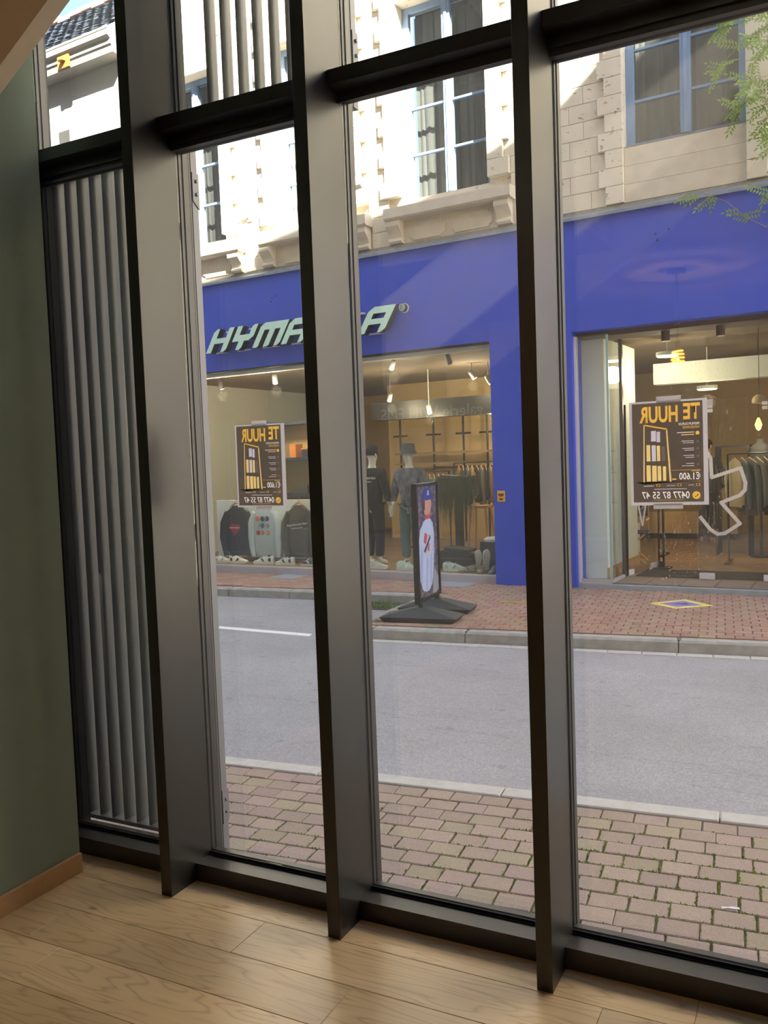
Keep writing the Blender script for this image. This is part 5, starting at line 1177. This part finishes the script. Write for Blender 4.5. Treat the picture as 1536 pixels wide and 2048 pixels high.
# dark display frame and caps
t = fthing('black_shelf_rack', 'black rectangular frame with a shelf standing behind the closed leaf', 'frame', -2.05, 3.4, .12)
for a, b, c, d in ((-.22, -.19, 0, 1.66), (.24, .27, 0, 1.66), (-.19, .24, 1.63, 1.66), (-.19, .24, 1.28, 1.31), (-.19, .24, .8, .83)): MB().box(a, b, -.2, .2, c, d).build('bar', BLACKM, t)
for i, (u, v, z, c, lab) in enumerate(((-1.47, 1.75, 2.32, (206, 188, 150), 'beige cap hanging high behind the closed door leaf'), (-2.0, 3.4, 1.455, (44, 42, 44), 'dark cap on the shelf of the black display frame'))):
    t = fthing('cap', lab, 'cap', u, v, z, 2.6); mt = cloth('cap cloth', srgb(*c)); MB().lathe([(.085, 0), (.09, .03), (.075, .08), (.03, .11), (0, .112)], 16).build('crown', mt, t, smooth=True)
    MB().prism([(-.07, -.05), (-.06, -.12), (0, -.16), (.06, -.12), (.07, -.05)], 'z', -.006, .008).build('brim', mt, t)
    if i == 0: MB().tube([(0, 0, .11), (0, 0, .99)], .004, 5).build('cord', BLACKM, t)
t = fthing('torso_form', 'dark jacket on a torso form behind the rack of the closed leaf', 'garment', -1.62, 3.1, .12)
MB().tube([(0, 0, 0), (0, 0, 1.1)], .02, 8).build('pole', BLACKM, t); MB().lathe([(0, .0), (.16, .0), (.15, .02), (0, .03)], 16).build('base', BLACKM, t)
MB().lathe([(.0, 1.1), (.15, 1.1), (.14, 1.25), (.17, 1.5), (.15, 1.62), (.06, 1.68), (.05, 1.74), (0, 1.74)], 18, sy=.65).build('jacket', cloth('black jacket', srgb(34, 34, 36)), t, smooth=True)

# ------------------------------------------------------------------ vine hanging at the upper right
VLEAF = mat('vine leaf', srgb(136, 164, 70), rough=.6, var=.25, vscale=9, transl=.4); VSTEM = mat('vine stem', srgb(140, 128, 100), rough=.8)
vi = fthing('climbing_vine', 'green climbing vine trailing over the right upper window and the blue fascia', 'vine', -1.1, -.3, 4.0)
stems = [[(.5, 0, 2.5), (.2, -.05, 2.25), (-.15, -.02, 2.15), (-.40, .02, 2.0), (-.58, .05, 1.75)], [(.5, 0, 2.3), (.1, -.05, 2.1), (-.15, 0, 1.85), (-.22, .03, 1.55), (-.3, .05, 1.4)], [(.5, .05, 2.1), (.15, 0, 1.7), (-.05, .02, 1.4), (.05, .03, 1.1), (.1, .05, .8)],
         [(.6, .05, .30), (.25, .05, .12), (-.05, .07, .13), (-.25, .08, .27), (-.45, .09, .48), (-.70, .09, .62), (-.85, .10, .60)], [(.6, .05, .9), (.3, .05, .62), (.0, .05, .5), (-.12, .06, .42)], [(.6, 0, 2.65), (.1, 0, 2.45), (-.3, .02, 2.42), (-.5, .03, 2.3)]]
for s in stems: MB().tube(s, [.008 - .001 * i for i in range(len(s))], 5).build('stem', VSTEM, vi)
g = MB()
def leaflet(p, d, n_, L, w_):
    a = p; b = p + d * L; s = d.cross(n_).normalized() * w_; m_ = p + d * L * .45
    g.face([a, m_ + s + n_ * .004, b, m_ - n_ * .0]); g.face([a, m_, b, m_ - s + n_ * .004])
def sprig(p, d, n, L=.06):
    p = Vector(p); d = Vector(d).normalized(); n_ = Vector((random.uniform(-.4, .4), -1, random.uniform(0, .6))).normalized()
    for i in range(n):
        q = p + d * (i * .034); s = d.cross(n_).normalized()
        for sg_ in (-1, 1): leaflet(q, (d * .6 + s * sg_ + Vector((0, 0, -.25))).normalized(), n_, L * random.uniform(.75, 1.15), L * .2)
    leaflet(p + d * (n * .034), d, n_, L, L * .2)
for si, s in enumerate(stems):
    for i in range(len(s) - 1):
        for q in range({3: 2, 4: 4}.get(si, 7)):
            t_ = random.random(); a, b = Vector(s[i]), Vector(s[i + 1]); p = a.lerp(b, t_)
            if si == 3 and i < 4 and random.random() < .5: continue
            sprig(p, (random.uniform(-1, .6), random.uniform(-.4, .1), random.uniform(-1, .3)), random.randint(4, 7), .062)
tag(g.build('foliage', VLEAF, vi, fix=False), kind='stuff')
